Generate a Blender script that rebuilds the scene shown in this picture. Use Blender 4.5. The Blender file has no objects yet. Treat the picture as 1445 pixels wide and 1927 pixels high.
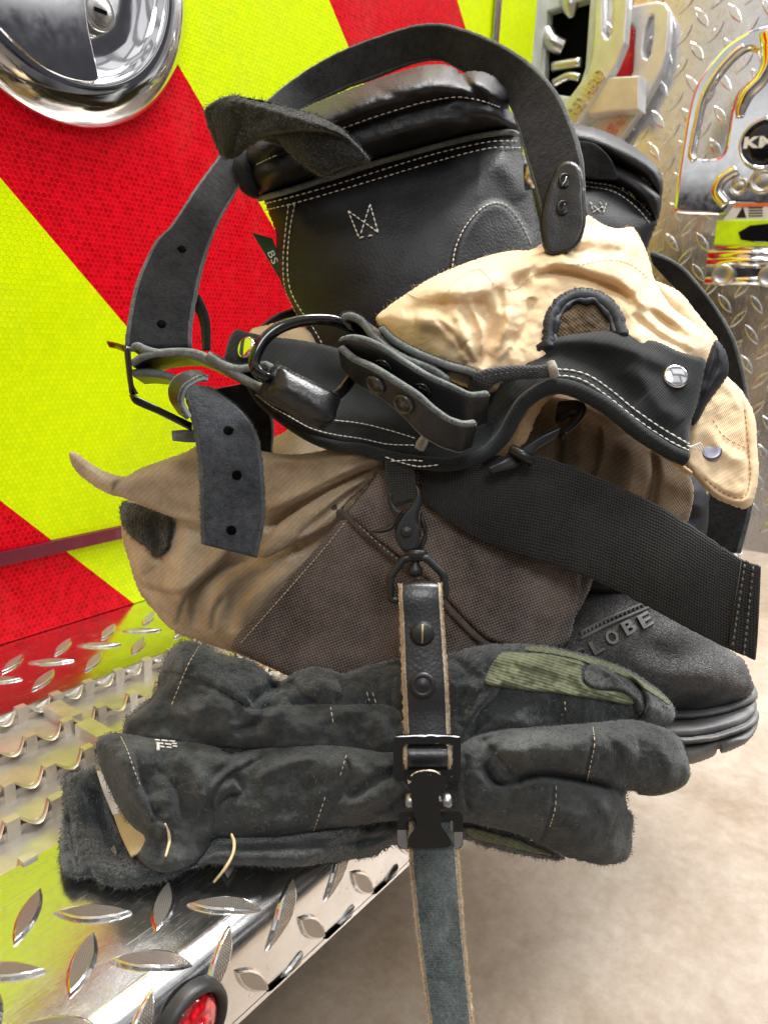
import bpy, math, random
import numpy as np
from mathutils import noise as mnoise, Vector
random.seed(7); rng = np.random.default_rng(7)
F = 1456.0; H = 0.27
CAM = np.array([0, 0, H])
def _n(v): v = np.array(v, float); return v/np.linalg.norm(v)
_X = _n([1098, 313, -F]); _Z = -_n([-284, -5775, -F]); _Z = _n(_Z-_X*(_Z@_X)); _Y = np.cross(_Z, _X)
ROT = np.array([_X, _Y, _Z])          # camera axes to world axes
FWD = ROT@np.array([0, 0, -1.]); RGT = ROT@np.array([1., 0, 0]); UPV = ROT@np.array([0, 1., 0])
WALL = 0.5795
def at(px, py, d):
    px = np.asarray(px, float); py = np.asarray(py, float); d = np.asarray(d, float)
    px, py, d = np.broadcast_arrays(px, py, d)
    a = np.stack([(px-722.5)/F*d, -(py-963.5)/F*d, -d], -1)
    return a@ROT.T + CAM
def ray(px, py): return ROT@np.array([(px-722.5)/F, -(py-963.5)/F, -1.])
def onplane(px, py, ax, val):
    r = ray(px, py); return r*((val-CAM[ax])/r[ax])+CAM

scene = bpy.context.scene
C = bpy.data.collections.new('scene'); scene.collection.children.link(C)
ORI = {}
def root(name, label, cat, loc, group=None):
    o = bpy.data.objects.new(name, None); C.objects.link(o); o.location = [float(v) for v in loc]
    o.empty_display_size = .02; o['label'] = label; o['category'] = cat
    if group: o['group'] = group
    ORI[o.name] = np.array(loc, float); return o
class MB:
    def __init__(s): s.v = []; s.f = []; s.m = []; s.uv = []; s.n = 0; s.sm = []; s.marks = []
    def mark(s): s.marks.append((len(s.v), len(s.f)))
    def add(s, v, f, m=0, uv=None, smooth=True):
        v = np.asarray(v, float).reshape(-1, 3); k = s.n
        s.v.append(v); s.uv.append(np.zeros((len(v), 2)) if uv is None else np.asarray(uv, float)); s.n += len(v)
        s.f += [tuple(int(i)+k for i in q) for q in f]
        s.m += list(m) if hasattr(m, '__len__') else [m]*len(f)
        s.sm += [smooth]*len(f)
    def build(s, name, mats, parent=None, label=None):
        if name == 'stitching' and len(s.marks) > 1:
            mk = s.marks+[(len(s.v), len(s.f))]; off = np.r_[0, np.cumsum([len(v) for v in s.v])]; o = None
            for (va, fa), (vb, fb) in zip(mk[:-1], mk[1:]):
                if fb <= fa: continue
                q = MB(); k = int(off[va]); q.v = s.v[va:vb]; q.uv = s.uv[va:vb]; q.f = [tuple(i-k for i in f) for f in s.f[fa:fb]]; q.m = s.m[fa:fb]; q.sm = s.sm[fa:fb]; o = q.build(name, mats, parent, label)
            return o
        V = np.concatenate(s.v); U = np.concatenate(s.uv)
        o0 = np.zeros(3); p = parent
        while p is not None:
            if p.name in ORI: o0 = ORI[p.name]
            p = p.parent
        me = bpy.data.meshes.new(name); me.from_pydata((V-o0).tolist(), [], s.f)
        mats = mats if isinstance(mats, (list, tuple)) else [mats]
        for m in mats: me.materials.append(m)
        me.polygons.foreach_set('material_index', np.array(s.m, dtype=np.int32))
        me.polygons.foreach_set('use_smooth', np.array(s.sm, dtype=bool))
        ul = me.uv_layers.new(name='UVMap')
        li = np.empty(len(me.loops), dtype=np.int32); me.loops.foreach_get('vertex_index', li)
        ul.data.foreach_set('uv', U[li].ravel())
        me.update()
        o = bpy.data.objects.new(name, me); C.objects.link(o)
        if parent is not None: o.parent = parent
        if label: o['label'] = label
        return o

# ---------------------------------------------------------------- curves
def cat(pts, closed=False, step=None, n=None):
    P = np.array(pts, float)
    if closed: Q = np.vstack([P[-1], P, P[0], P[1]])
    else: Q = np.vstack([2*P[0]-P[1], P, 2*P[-1]-P[-2]])
    out = []; seg = len(Q)-3
    for i in range(seg):
        p0, p1, p2, p3 = Q[i:i+4]
        k = n if n else max(2, int(np.linalg.norm((p2-p1)[:2])/(step or 4)))
        t = np.arange(k)/k
        # centripetal-like softening: limit tangents by segment length
        L = np.linalg.norm(p2-p1)+1e-12
        m1 = (p2-p0)/2; m2 = (p3-p1)/2
        for mm in (m1, m2):
            l = np.linalg.norm(mm)
            if l > L: mm *= L/l
        t = t[:, None]
        out.append((2*t**3-3*t**2+1)*p1+(t**3-2*t**2+t)*m1+(-2*t**3+3*t**2)*p2+(t**3-t**2)*m2)
    if not closed: out.append(P[-1:])
    return np.vstack(out)
def resample(P, n):
    P = np.array(P, float); s = np.r_[0, np.cumsum(np.linalg.norm(np.diff(P, axis=0), axis=1))]
    t = np.linspace(0, s[-1], n); return np.stack([np.interp(t, s, P[:, i]) for i in range(P.shape[1])], 1)
def tps(pts):
    P = np.array(pts, float); xy = P[:, :2]/500.; z = P[:, 2]; n = len(P)
    if n < 3 or np.ptp(z) == 0:
        c = z.mean(); return lambda x, y: np.full(np.shape(x), c)
    def U(r2): return np.where(r2 > 1e-12, r2*np.log(r2+1e-12), 0)
    D = ((xy[:, None]-xy[None])**2).sum(-1); A = np.zeros((n+3, n+3))
    A[:n, :n] = U(D)+np.eye(n)*1e-3; A[:n, n] = 1; A[:n, n+1:] = xy; A[n, :n] = 1; A[n+1:, :n] = xy.T
    w = np.linalg.lstsq(A, np.r_[z, 0, 0, 0], rcond=None)[0]
    lo, hi = z.min()-.02, z.max()+.02
    def f(x, y):
        x = np.asarray(x, float)/500.; y = np.asarray(y, float)/500.
        r2 = (x[..., None]-xy[:, 0])**2+(y[..., None]-xy[:, 1])**2
        return np.clip(U(r2)@w[:n]+w[n]+w[n+1]*x+w[n+2]*y, lo, hi)
    return f
def seg_dist(X, Y, P, closed):
    Q = np.vstack([P, P[:1]]) if closed else P
    best = np.full(X.shape, 1e18); cx = np.zeros(X.shape); cy = np.zeros(X.shape); tt = np.zeros(X.shape); sg = np.zeros(X.shape)
    nseg = len(Q)-1
    for i in range(nseg):
        a = Q[i]; b = Q[i+1]; d = b-a; L = d@d
        if L < 1e-9: continue
        t = np.clip(((X-a[0])*d[0]+(Y-a[1])*d[1])/L, 0, 1)
        x = a[0]+t*d[0]; y = a[1]+t*d[1]; r = (X-x)**2+(Y-y)**2
        m = r < best; best = np.where(m, r, best); cx = np.where(m, x, cx); cy = np.where(m, y, cy)
        tt = np.where(m, (i+t)/nseg, tt); s = (X-a[0])*d[1]-(Y-a[1])*d[0]; sg = np.where(m, np.sign(s), sg)
    return np.sqrt(best), cx, cy, tt, sg
def inside(X, Y, P):
    c = np.zeros(X.shape, bool); n = len(P)
    for i in range(n):
        a = P[i]; b = P[(i+1) % n]
        if a[1] == b[1]: continue
        m = ((a[1] > Y) != (b[1] > Y)) & (X < (b[0]-a[0])*(Y-a[1])/(b[1]-a[1])+a[0]); c ^= m
    return c
def nz(x, y, s, k=0.0):
    out = np.empty(x.size); fx = x.ravel()/s; fy = y.ravel()/s; f = mnoise.noise
    for i in range(x.size): out[i] = f((fx[i], fy[i], k))
    return out.reshape(x.shape)
def dstep(x, y):
    x = np.asarray(x, float); y = np.asarray(y, float); r = np.stack([(x-722.5)/F, -(y-963.5)/F, -np.ones_like(x)], -1)@ROT.T
    d = -H/np.minimum(r[..., 2], -1e-4); yy = d*r[..., 1]; return np.where(yy > .222, d, .222/np.maximum(r[..., 1], 1e-3))
class Surf: pass
def relief(mb, outline, base, T=.01, r=30, folds=(), noise=(), step=4, back=None, m=0, sharp=False, ragged=0, uvrot=0, regions=(), limit=False, soft=None):
    """closed solid: outline drawn in photo pixels at its own depth, inflated to thickness T in front and `back` behind."""
    P = np.array(outline, float) if sharp else cat(outline, True, step=step)[:, :2]
    if sharp: P = np.vstack([resample(np.array([P[i], P[(i+1) % len(P)]]), max(2, int(np.linalg.norm(P[(i+1) % len(P)]-P[i])/step)+1))[:-1] for i in range(len(P))])
    if ragged:
        c = np.roll(P, -1, 0)-np.roll(P, 1, 0); c /= np.linalg.norm(c, axis=1)[:, None]+1e-9
        P = P+np.stack([c[:, 1], -c[:, 0]], 1)*rng.normal(0, ragged, len(P))[:, None]
    if callable(base): bf = base
    else: bf = tps(base if hasattr(base, '__len__') else [(0, 0, base)])
    x0, y0 = P.min(0)-step; x1, y1 = P.max(0)+step
    gx = np.arange(x0, x1+step, step); gy = np.arange(y0, y1+step, step)
    X, Y = np.meshgrid(gx, gy); d, cx, cy, _, _ = seg_dist(X, Y, P, True); ins = inside(X, Y, P); sd = np.where(ins, d, -d)
    keep = sd > -.62*step; snap = keep & (sd < .35*step)
    X = np.where(snap, cx, X); Y = np.where(snap, cy, Y); sdp = np.where(snap, 0, np.maximum(sd, 0))
    prof = np.sqrt(1-(1-np.clip(sdp/r, 0, 1))**2)
    fade = np.clip(sdp/14, 0, 1); fade = fade*fade*(3-2*fade)
    nb = soft if soft is not None else int(min(60, (r/step)**2*.12))
    if nb and T > .004:
        q = prof.copy(); kk = keep & ~snap
        for _ in range(nb):
            a4 = q.copy(); a4[1:-1, 1:-1] = (q[:-2, 1:-1]+q[2:, 1:-1]+q[1:-1, :-2]+q[1:-1, 2:])/4; q = np.where(kk, .3*q+.7*a4, 0)
        wq = np.clip(sdp/(r*.35), 0, 1); prof2 = prof*(1-wq)+q*wq; prof = prof2
    h = T*prof
    for fo in folds:
        line, w, amp = fo[:3]; kind = fo[3] if len(fo) > 3 else 'g'
        L = cat(line, False, n=5)[:, :2]; dd, _, _, tt, sg = seg_dist(X, Y, L, False)
        tap = np.clip(np.minimum(tt, 1-tt)/.18, 0, 1); tap = np.sqrt(tap) if kind != 'n' else 1
        if kind == 's':
            s = dd*sg; e = .5*(1+np.tanh(s/2.5))*np.exp(-np.maximum(s, 0)/w)-.35*np.exp(-(s/7)**2)
            h = h+amp*e*tap*fade
        else: h = h+amp*np.exp(-(dd/w)**2)*tap*fade
    for poly, amp, soft in regions:
        PP = cat(poly, True, step=6)[:, :2]; dd, _, _, _, _ = seg_dist(X, Y, PP, True); s = np.where(inside(X, Y, PP), dd, -dd)
        h = h+amp*np.clip(.5+s/(2*soft), 0, 1)*fade
    for i, (amp, sc) in enumerate(noise): h = h+amp*nz(X, Y, sc, 3.1*i+len(outline)*.37)*fade
    tb = T*.6 if back is None else back; bf0 = bf
    if limit:
        def bf(x, y):
            a = bf0(x, y); b = dstep(x, y)-tb-.0015; k = .004; hh = np.clip(.5+.5*(b-a)/k, 0, 1); return b*(1-hh)+a*hh-k*hh*(1-hh)
    B = bf(X, Y)
    front = at(X, Y, B-h); bk = at(X, Y, B+tb*prof)
    idx = -np.ones(X.shape, int); idx[keep] = np.arange(keep.sum())
    nk = int(keep.sum()); free = keep & ~snap; idb = idx.copy(); idb[free] = nk+np.arange(free.sum())
    V = np.vstack([front[keep], bk[free]])
    c, s = math.cos(uvrot), math.sin(uvrot); dm = float(np.mean(B[keep]))
    U = np.stack([(X*c-Y*s)*dm/F, (X*s+Y*c)*dm/F], -1); UV = np.vstack([U[keep], U[free]])
    a, b, cc, dq = keep[:-1, :-1], keep[:-1, 1:], keep[1:, 1:], keep[1:, :-1]
    ok = a & b & cc & dq; sn = snap[:-1, :-1] & snap[:-1, 1:] & snap[1:, 1:] & snap[1:, :-1]
    I = idx; J = idb; f = []
    ii, jj = np.where(ok & ~sn)
    for i, j in zip(ii, jj):
        f.append((I[i, j], I[i+1, j], I[i+1, j+1], I[i, j+1])); f.append((J[i, j], J[i, j+1], J[i+1, j+1], J[i+1, j]))
    mb.add(V, f, m, UV)
    S = Surf(); S.X = X; S.Y = Y; S.D = B-h; S.keep = keep; S.snap = snap; S.gx = gx; S.gy = gy; S.P = P; S.front = front; S.step = step
    Dg = np.where(keep, B-h, bf(X, Y))
    def look(px, py):
        px = np.asarray(px, float); py = np.asarray(py, float)
        u = np.clip((px-gx[0])/step, 0, len(gx)-1.001); v = np.clip((py-gy[0])/step, 0, len(gy)-1.001)
        i = v.astype(int); j = u.astype(int); fu = u-j; fv = v-i
        return (Dg[i, j]*(1-fu)+Dg[i, j+1]*fu)*(1-fv)+(Dg[i+1, j]*(1-fu)+Dg[i+1, j+1]*fu)*fv
    S.d = look; return S
def fuzz(mb, S, n, length=.003, m=1, w=.00012, edge=.35, lift=.5, region=None):
    """short loose fibres standing on a suede surface"""
    idx = np.argwhere(S.keep & ~S.snap); pick = idx[rng.integers(0, len(idx), n)]
    E = S.P; ne = int(n*edge); v = []; f = []
    pos = []
    for i, j in pick:
        jx = S.X[i, j]+rng.uniform(-.5, .5)*S.step; jy = S.Y[i, j]+rng.uniform(-.5, .5)*S.step
        if region is not None and not region(jx, jy): continue
        pos.append((jx, jy, 0))
    cen = E.mean(0)
    for k in rng.integers(0, len(E), ne):
        pos.append((E[k][0]+rng.uniform(-2, 2), E[k][1]+rng.uniform(-2, 2), 1))
    A = np.array(pos)
    if not len(A): return
    D = S.d(A[:, 0], A[:, 1]); W = at(A[:, 0], A[:, 1], D+.0002)
    ang = rng.uniform(0, 2*math.pi, len(A)); L = length*rng.uniform(.4, 1.25, len(A))
    dirv = np.cos(ang)[:, None]*RGT+np.sin(ang)[:, None]*UPV-FWD*lift*rng.uniform(.2, 1.2, len(A))[:, None]
    dirv /= np.linalg.norm(dirv, axis=1)[:, None]
    side = np.cross(dirv, FWD); side /= np.linalg.norm(side, axis=1)[:, None]+1e-9
    bend = rng.normal(0, .3, (len(A), 3))
    p0 = W; p1 = W+dirv*(L*.55)[:, None]; p2 = W+(dirv+bend)*L[:, None]
    V = np.stack([p0-side*w, p0+side*w, p1-side*w*.8, p1+side*w*.8, p2], 1).reshape(-1, 3)
    for k in range(len(A)):
        b = 5*k; f += [(b, b+1, b+3, b+2), (b+2, b+3, b+4)]
    mb.add(V, f, m)
def edgefuzz(mb, P3, n, length, m, w=.00013):
    P3 = np.array(P3); k = rng.uniform(0, len(P3)-1.001, n); i = k.astype(int); t = (k-i)[:, None]
    p = P3[i]*(1-t)+P3[i+1]*t; v = rng.normal(0, 1, (n, 3)); v /= np.linalg.norm(v, axis=1)[:, None]
    s = np.cross(v, FWD); s /= np.linalg.norm(s, axis=1)[:, None]+1e-9; L = length*rng.uniform(.3, 1.2, (n, 1))
    V = np.stack([p-s*w, p+s*w, p+v*L], 1).reshape(-1, 3)
    mb.add(V, [(3*a, 3*a+1, 3*a+2) for a in range(n)], m)
def tube(mb, P, rad, seg=10, closed=False, m=0, flat=None, n=8, smoothp=True, caps=True):
    P = np.array(P, float); k = len(P)
    if smoothp: Q = cat(P, closed, n=n)
    else: Q = P
    K = len(Q)
    rr = np.interp(np.linspace(0, 1, K), np.linspace(0, 1, len(np.atleast_1d(rad))), np.atleast_1d(rad)) if np.ndim(rad) else np.full(K, rad)
    if closed: T = np.roll(Q, -1, 0)-np.roll(Q, 1, 0)
    else: T = np.gradient(Q, axis=0)
    T /= np.linalg.norm(T, axis=1)[:, None]+1e-12
    nrm = np.cross(T[0], FWD); nrm = nrm/np.linalg.norm(nrm) if np.linalg.norm(nrm) > .1 else np.cross(T[0], UPV)
    V = []; N = nrm
    for i in range(K):
        N = N-T[i]*(N@T[i]); N /= np.linalg.norm(N)+1e-12; Bn = np.cross(T[i], N)
        a = np.arange(seg)*2*math.pi/seg; fl = flat if flat else 1
        V.append(Q[i]+rr[i]*(np.cos(a)[:, None]*N+np.sin(a)[:, None]*Bn*fl))
    V = np.vstack(V); f = []
    for i in range(K if closed else K-1):
        for j in range(seg):
            a = i*seg+j; b = i*seg+(j+1) % seg; c = ((i+1) % K)*seg+(j+1) % seg; d = ((i+1) % K)*seg+j; f.append((a, b, c, d))
    if not closed and caps: f.append(tuple(range(seg))[::-1]); f.append(tuple((K-1)*seg+j for j in range(seg)))
    t = np.repeat(np.linspace(0, 1, K), seg)*np.linalg.norm(np.diff(Q, axis=0), axis=1).sum()
    u = np.tile(np.arange(seg)/seg, K)*2*math.pi*float(np.mean(rr)); mb.add(V, f, m, np.stack([t, u], 1)); return Q
def ribbon(mb, L, R, th=.004, m=0, me=None, mback=None, n=8, cross=10, bulge=0, jag=0, cup=0, rip=0):
    """strap lofted between two edge curves, real thickness behind, own edge material"""
    L = np.array(L, float); R = np.array(R, float); K = max(len(L), len(R))*n
    A = resample(cat(at(L[:, 0], L[:, 1], L[:, 2]), n=8), K); B = resample(cat(at(R[:, 0], R[:, 1], R[:, 2]), n=8), K)
    if jag:
        w = B-A; w /= np.linalg.norm(w, axis=1)[:, None]
        A = A+w*rng.normal(0, jag, (K, 1)); B = B+w*rng.normal(0, jag, (K, 1))
    T = np.gradient((A+B)/2, axis=0); W = B-A; N = np.cross(W, T); N /= np.linalg.norm(N, axis=1)[:, None]+1e-12
    if (N@FWD).mean() > 0: N = -N
    rd = min(th*.5, .0018); wl = np.linalg.norm(W, axis=1).mean(); e = rd/wl
    us = np.r_[0, e*.3, e, np.linspace(e, 1-e, cross)[1:-1], 1-e, 1-e*.3, 1]
    vs = np.r_[-rd, -rd*.3, 0, np.zeros(cross-2), 0, -rd*.3, -rd]
    arc = np.linalg.norm(np.gradient((A+B)/2, axis=0), axis=1).cumsum()
    prof = [(u, v) for u, v in zip(us, vs)]+[(u, -th-v) for u, v in zip(us[::-1], vs[::-1])]
    nf = len(us); V = []; UV = []
    for (u, v) in prof:
        b = bulge*(1-(2*u-1)**2)
        p = A+W*u+N*(v+b)
        if rip: p = p+N*(rip*np.sin(arc/.011+u*2)*math.sin(math.pi*min(max(u, 0), 1)))[:, None]
        V.append(p); UV.append(np.stack([arc, np.full(K, u*wl)], 1))
    V = np.stack(V, 1); UV = np.stack(UV, 1); S = len(prof); f = []; mi = []
    me = m if me is None else me; mback = m if mback is None else mback
    for i in range(K-1):
        for j in range(S):
            k = (j+1) % S
            f.append((i*S+j, i*S+k, (i+1)*S+k, (i+1)*S+j))
            mi.append(me if (j < 2 or nf-3 <= j < nf+2 or j >= S-3) else (m if j < nf else mback))
    f.append(tuple(range(S))[::-1]); f.append(tuple((K-1)*S+j for j in range(S))); mi += [me, me]
    mb.add(V.reshape(-1, 3), f, mi, UV.reshape(-1, 2))
    # return edge curves and a mapper
    def pt(s, u, off=.0005):
        i = s*(K-1); k = int(min(i, K-2)); t = i-k
        p = A[k]*(1-t)+A[k+1]*t; q = B[k]*(1-t)+B[k+1]*t; nn = N[k]
        return p+(q-p)*u+nn*(off+bulge*(1-(2*u-1)**2)), nn
    return A, B, N, pt
def stitch(mb, P3, ln=.0028, gap=.0011, r=.0005, m=0, off=0.0004, new=True):
    if new or not mb.marks: mb.mark()
    """separate thread stitches laid along a curve"""
    P3 = np.array(P3); s = np.r_[0, np.cumsum(np.linalg.norm(np.diff(P3, axis=0), axis=1))]; t = 0
    f = lambda q: np.array([np.interp(q, s, P3[:, i]) for i in range(3)])
    while t+ln < s[-1]:
        l2 = ln*random.uniform(.85, 1.1)
        a = f(t); b = f(min(t+l2, s[-1])); mid = (a+b)/2-FWD*r*.9
        a = a-FWD*off*.2; b = b-FWD*off*.2
        tube(mb, [a, mid, b], [r*.45, r, r*.45], seg=6, m=m, n=2)
        t += l2+gap*random.uniform(.8, 1.2)
def pline(pts, surf, off=.0006, step=4):
    P = cat(pts, False, step=step)[:, :2]; return at(P[:, 0], P[:, 1], surf(P[:, 0], P[:, 1])-off)
def lathe(mb, c, axis, prof, seg=40, m=0):
    axis = _n(axis); a = np.cross(axis, [0, 0, 1.]) if abs(axis[2]) < .9 else np.cross(axis, [1., 0, 0]); a = _n(a); b = np.cross(axis, a)
    th = np.arange(seg)*2*math.pi/seg; V = []
    for r, h in prof: V.append(np.array(c)+axis*h+r*(np.cos(th)[:, None]*a+np.sin(th)[:, None]*b))
    V = np.vstack(V); f = []
    for i in range(len(prof)-1):
        for j in range(seg): k = (j+1) % seg; f.append((i*seg+j, i*seg+k, (i+1)*seg+k, (i+1)*seg+j))
    f.append(tuple((len(prof)-1)*seg+j for j in range(seg)))
    if prof[0][0] > 1e-5: f.append(tuple(range(seg))[::-1])
    mb.add(V, f, m)
def box(mb, lo, hi, m=0, bev=0):
    x0, y0, z0 = lo; x1, y1, z1 = hi
    V = [(x, y, z) for x in (x0, x1) for y in (y0, y1) for z in (z0, z1)]
    mb.add(V, [(0, 1, 3, 2), (4, 6, 7, 5), (0, 4, 5, 1), (2, 3, 7, 6), (0, 2, 6, 4), (1, 5, 7, 3)], m, smooth=False)
def evalmesh(cu):
    o = bpy.data.objects.new('tmp', cu); scene.collection.objects.link(o)
    dg = bpy.context.evaluated_depsgraph_get(); me = o.evaluated_get(dg).to_mesh()
    V = np.array([v.co[:] for v in me.vertices]); f = [tuple(p.vertices) for p in me.polygons]
    o.evaluated_get(dg).to_mesh_clear(); bpy.data.objects.remove(o); return V, f
def plate(mb, loops, mapf, th, bev=0, m=0, smooth=False):
    """flat sheet with holes: loops in 2D, mapf(x, y, z) -> world; z from -th to 0"""
    cu = bpy.data.curves.new('c', 'CURVE'); cu.dimensions = '2D'; cu.fill_mode = 'BOTH'; cu.extrude = max(th/2-bev, 1e-5); cu.bevel_depth = bev; cu.bevel_resolution = 2
    for lp in loops:
        s = cu.splines.new('POLY'); s.points.add(len(lp)-1)
        for p, q in zip(s.points, lp): p.co = (q[0], q[1], 0, 1)
        s.use_cyclic_u = True
    V, f = evalmesh(cu); W = np.array([mapf(x, y, z) for x, y, z in V]); mb.add(W, f, m, smooth=smooth)
def text2d(s, size=1, ext=.02, bold=0.02, sx=1):
    cu = bpy.data.curves.new('t', 'FONT'); cu.body = s; cu.size = size; cu.extrude = ext; cu.offset = bold; cu.align_x = 'CENTER'; cu.align_y = 'CENTER'; cu.space_character = 1.08
    V, f = evalmesh(cu); V[:, 0] *= sx; return V, f
def rrect(x0, y0, x1, y1, r, k=6):
    out = []
    for cx, cy, a0 in ((x1-r, y1-r, 0), (x0+r, y1-r, 90), (x0+r, y0+r, 180), (x1-r, y0+r, 270)):
        for i in range(k+1):
            a = math.radians(a0+90*i/k); out.append((cx+r*math.cos(a), cy+r*math.sin(a)))
    return out

# ---------------------------------------------------------------- materials
def mat(name):
    m = bpy.data.materials.new(name); m.use_nodes = True; nt = m.node_tree
    b = nt.nodes['Principled BSDF']; return m, nt, b
def N(nt, t, ins=None, **kw):
    n = nt.nodes.new(t)
    for k, v in kw.items(): setattr(n, k, v)
    for k, v in (ins or {}).items():
        if isinstance(v, bpy.types.NodeSocket): nt.links.new(v, n.inputs[k])
        else: n.inputs[k].default_value = v
    return n
def col(c): return (c[0], c[1], c[2], 1)
def ramp(nt, fac, stops):
    r = N(nt, 'ShaderNodeValToRGB', {0: fac}); e = r.color_ramp.elements
    while len(e) < len(stops): e.new(.5)
    for q, (p, c) in zip(e, stops): q.position = p; q.color = col(c) if len(c) == 3 else c
    return r.outputs[0]
def mth(nt, op, a, b=0, clamp=False):
    n = nt.nodes.new('ShaderNodeMath'); n.operation = op; n.use_clamp = clamp
    for i, v in enumerate((a, b)):
        if isinstance(v, bpy.types.NodeSocket): nt.links.new(v, n.inputs[i])
        else: n.inputs[i].default_value = v
    return n.outputs[0]
def bump(nt, b, h, strength=.5, dist=.001, prev=None):
    n = N(nt, 'ShaderNodeBump', {'Height': h, 'Strength': strength, 'Distance': dist})
    if prev is not None: nt.links.new(prev, n.inputs['Normal'])
    nt.links.new(n.outputs[0], b.inputs['Normal']); return n.outputs[0]
def noi(nt, vec, scale, detail=4, rough=.6):
    return N(nt, 'ShaderNodeTexNoise', {'Vector': vec, 'Scale': scale, 'Detail': detail, 'Roughness': rough}).outputs['Fac']
def obj(nt): return nt.nodes.new('ShaderNodeTexCoord').outputs['Object']
def uvc(nt): return nt.nodes.new('ShaderNodeTexCoord').outputs['UV']
def m_suede(name, c, c2, rough=.95, fine=900, amp=1.0, dust=None, sheen=.25):
    m, nt, b = mat(name); v = obj(nt)
    a = noi(nt, v, 45, 4, .6); f = noi(nt, v, fine, 3, .7); g = noi(nt, v, fine*.28, 3, .6)
    fac = mth(nt, 'ADD', mth(nt, 'MULTIPLY', a, .45), mth(nt, 'MULTIPLY', mth(nt, 'ADD', f, g), .30))
    cc = ramp(nt, fac, [(.36, c), (.66, c2)])
    if dust:
        d = N(nt, 'ShaderNodeMix', {'Factor': mth(nt, 'MULTIPLY', ramp(nt, noi(nt, v, 22, 6, .7), [(.5, (0, 0, 0)), (.72, (1, 1, 1))]), .5), 6: cc, 7: col(dust)}, data_type='RGBA'); cc = d.outputs[2]
    nt.links.new(cc, b.inputs['Base Color']); b.inputs['Roughness'].default_value = rough
    b.inputs['Specular IOR Level'].default_value = .25; b.inputs['Sheen Weight'].default_value = sheen; b.inputs['Sheen Roughness'].default_value = .5
    n1 = bump(nt, b, g, .55*amp, .0012); bump(nt, b, f, .8*amp, .0006, n1); return m
def m_leather(name, c, rough=.34, grain=700, dust=None, amp=1, coat=0):
    m, nt, b = mat(name); v = obj(nt)
    a = noi(nt, v, 30, 5, .6); vo = N(nt, 'ShaderNodeTexVoronoi', {'Vector': v, 'Scale': grain}); w = noi(nt, v, grain*.35, 4, .6)
    cc = ramp(nt, a, [(.3, [x*.75 for x in c]), (.7, [min(1, x*1.35+.004) for x in c])])
    if dust:
        d = N(nt, 'ShaderNodeMix', {'Factor': mth(nt, 'MULTIPLY', ramp(nt, noi(nt, v, 14, 6, .75), [(.48, (0, 0, 0)), (.7, (1, 1, 1))]), .6), 6: cc, 7: col(dust)}, data_type='RGBA'); cc = d.outputs[2]
    nt.links.new(cc, b.inputs['Base Color'])
    nt.links.new(mth(nt, 'ADD', mth(nt, 'MULTIPLY', a, .22), rough-.1), b.inputs['Roughness'])
    b.inputs['Specular IOR Level'].default_value = .5; b.inputs['Coat Weight'].default_value = coat; b.inputs['Coat Roughness'].default_value = .25
    n1 = bump(nt, b, vo.outputs['Distance'], .22*amp, .0004); n2 = bump(nt, b, w, .2*amp, .0003, n1); bump(nt, b, noi(nt, v, 70, 3), .12*amp, .0015, n2); return m
def m_cloth(name, c, c2, pitch=.0011, ang=.9, rough=.9, amp=1.0, dirt=None, cross=False, contrast=.6):
    """woven cloth: ribs of the weave in the cloth's own UV, worn patches by noise"""
    m, nt, b = mat(name); uv = uvc(nt); v = obj(nt)
    mp = N(nt, 'ShaderNodeMapping', {'Vector': uv, 'Rotation': (0, 0, ang)}).outputs[0]
    dis = N(nt, 'ShaderNodeVectorMath', {0: mp, 1: N(nt, 'ShaderNodeVectorMath', {0: N(nt, 'ShaderNodeTexNoise', {'Vector': uv, 'Scale': 60, 'Detail': 2}).outputs['Color'], 1: (.0018, .0018, 0)}, operation='MULTIPLY').outputs[0]}, operation='ADD').outputs[0]
    w = 1/pitch/ (2*math.pi)*math.pi/10*1.0
    sx = N(nt, 'ShaderNodeSeparateXYZ', {0: dis})
    k = 2*math.pi/pitch
    a = mth(nt, 'SINE', mth(nt, 'MULTIPLY', sx.outputs[0], k)); c1 = mth(nt, 'SINE', mth(nt, 'MULTIPLY', sx.outputs[1], k*(1.0 if cross else .45)))
    wv = mth(nt, 'ADD', mth(nt, 'MULTIPLY', a, .3), mth(nt, 'MULTIPLY', c1, .3 if cross else .14)); wv = mth(nt, 'ADD', wv, .5)
    nn = noi(nt, v, 28, 5, .65); fn = noi(nt, v, 1400, 2, .6)
    fac = mth(nt, 'ADD', mth(nt, 'MULTIPLY', nn, .55), mth(nt, 'ADD', mth(nt, 'MULTIPLY', wv, .25*contrast), mth(nt, 'MULTIPLY', fn, .3)))
    cc = ramp(nt, fac, [(.38, c), (.72, c2)])
    if dirt:
        d = N(nt, 'ShaderNodeMix', {'Factor': mth(nt, 'MULTIPLY', ramp(nt, noi(nt, v, 12, 6, .7), [(.45, (0, 0, 0)), (.68, (1, 1, 1))]), .55), 6: cc, 7: col(dirt)}, data_type='RGBA'); cc = d.outputs[2]
    nt.links.new(cc, b.inputs['Base Color']); b.inputs['Roughness'].default_value = rough
    b.inputs['Specular IOR Level'].default_value = .2; b.inputs['Sheen Weight'].default_value = .15
    n1 = bump(nt, b, wv, .55*amp, .0005); bump(nt, b, fn, .3*amp, .0005, n1); return m
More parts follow.
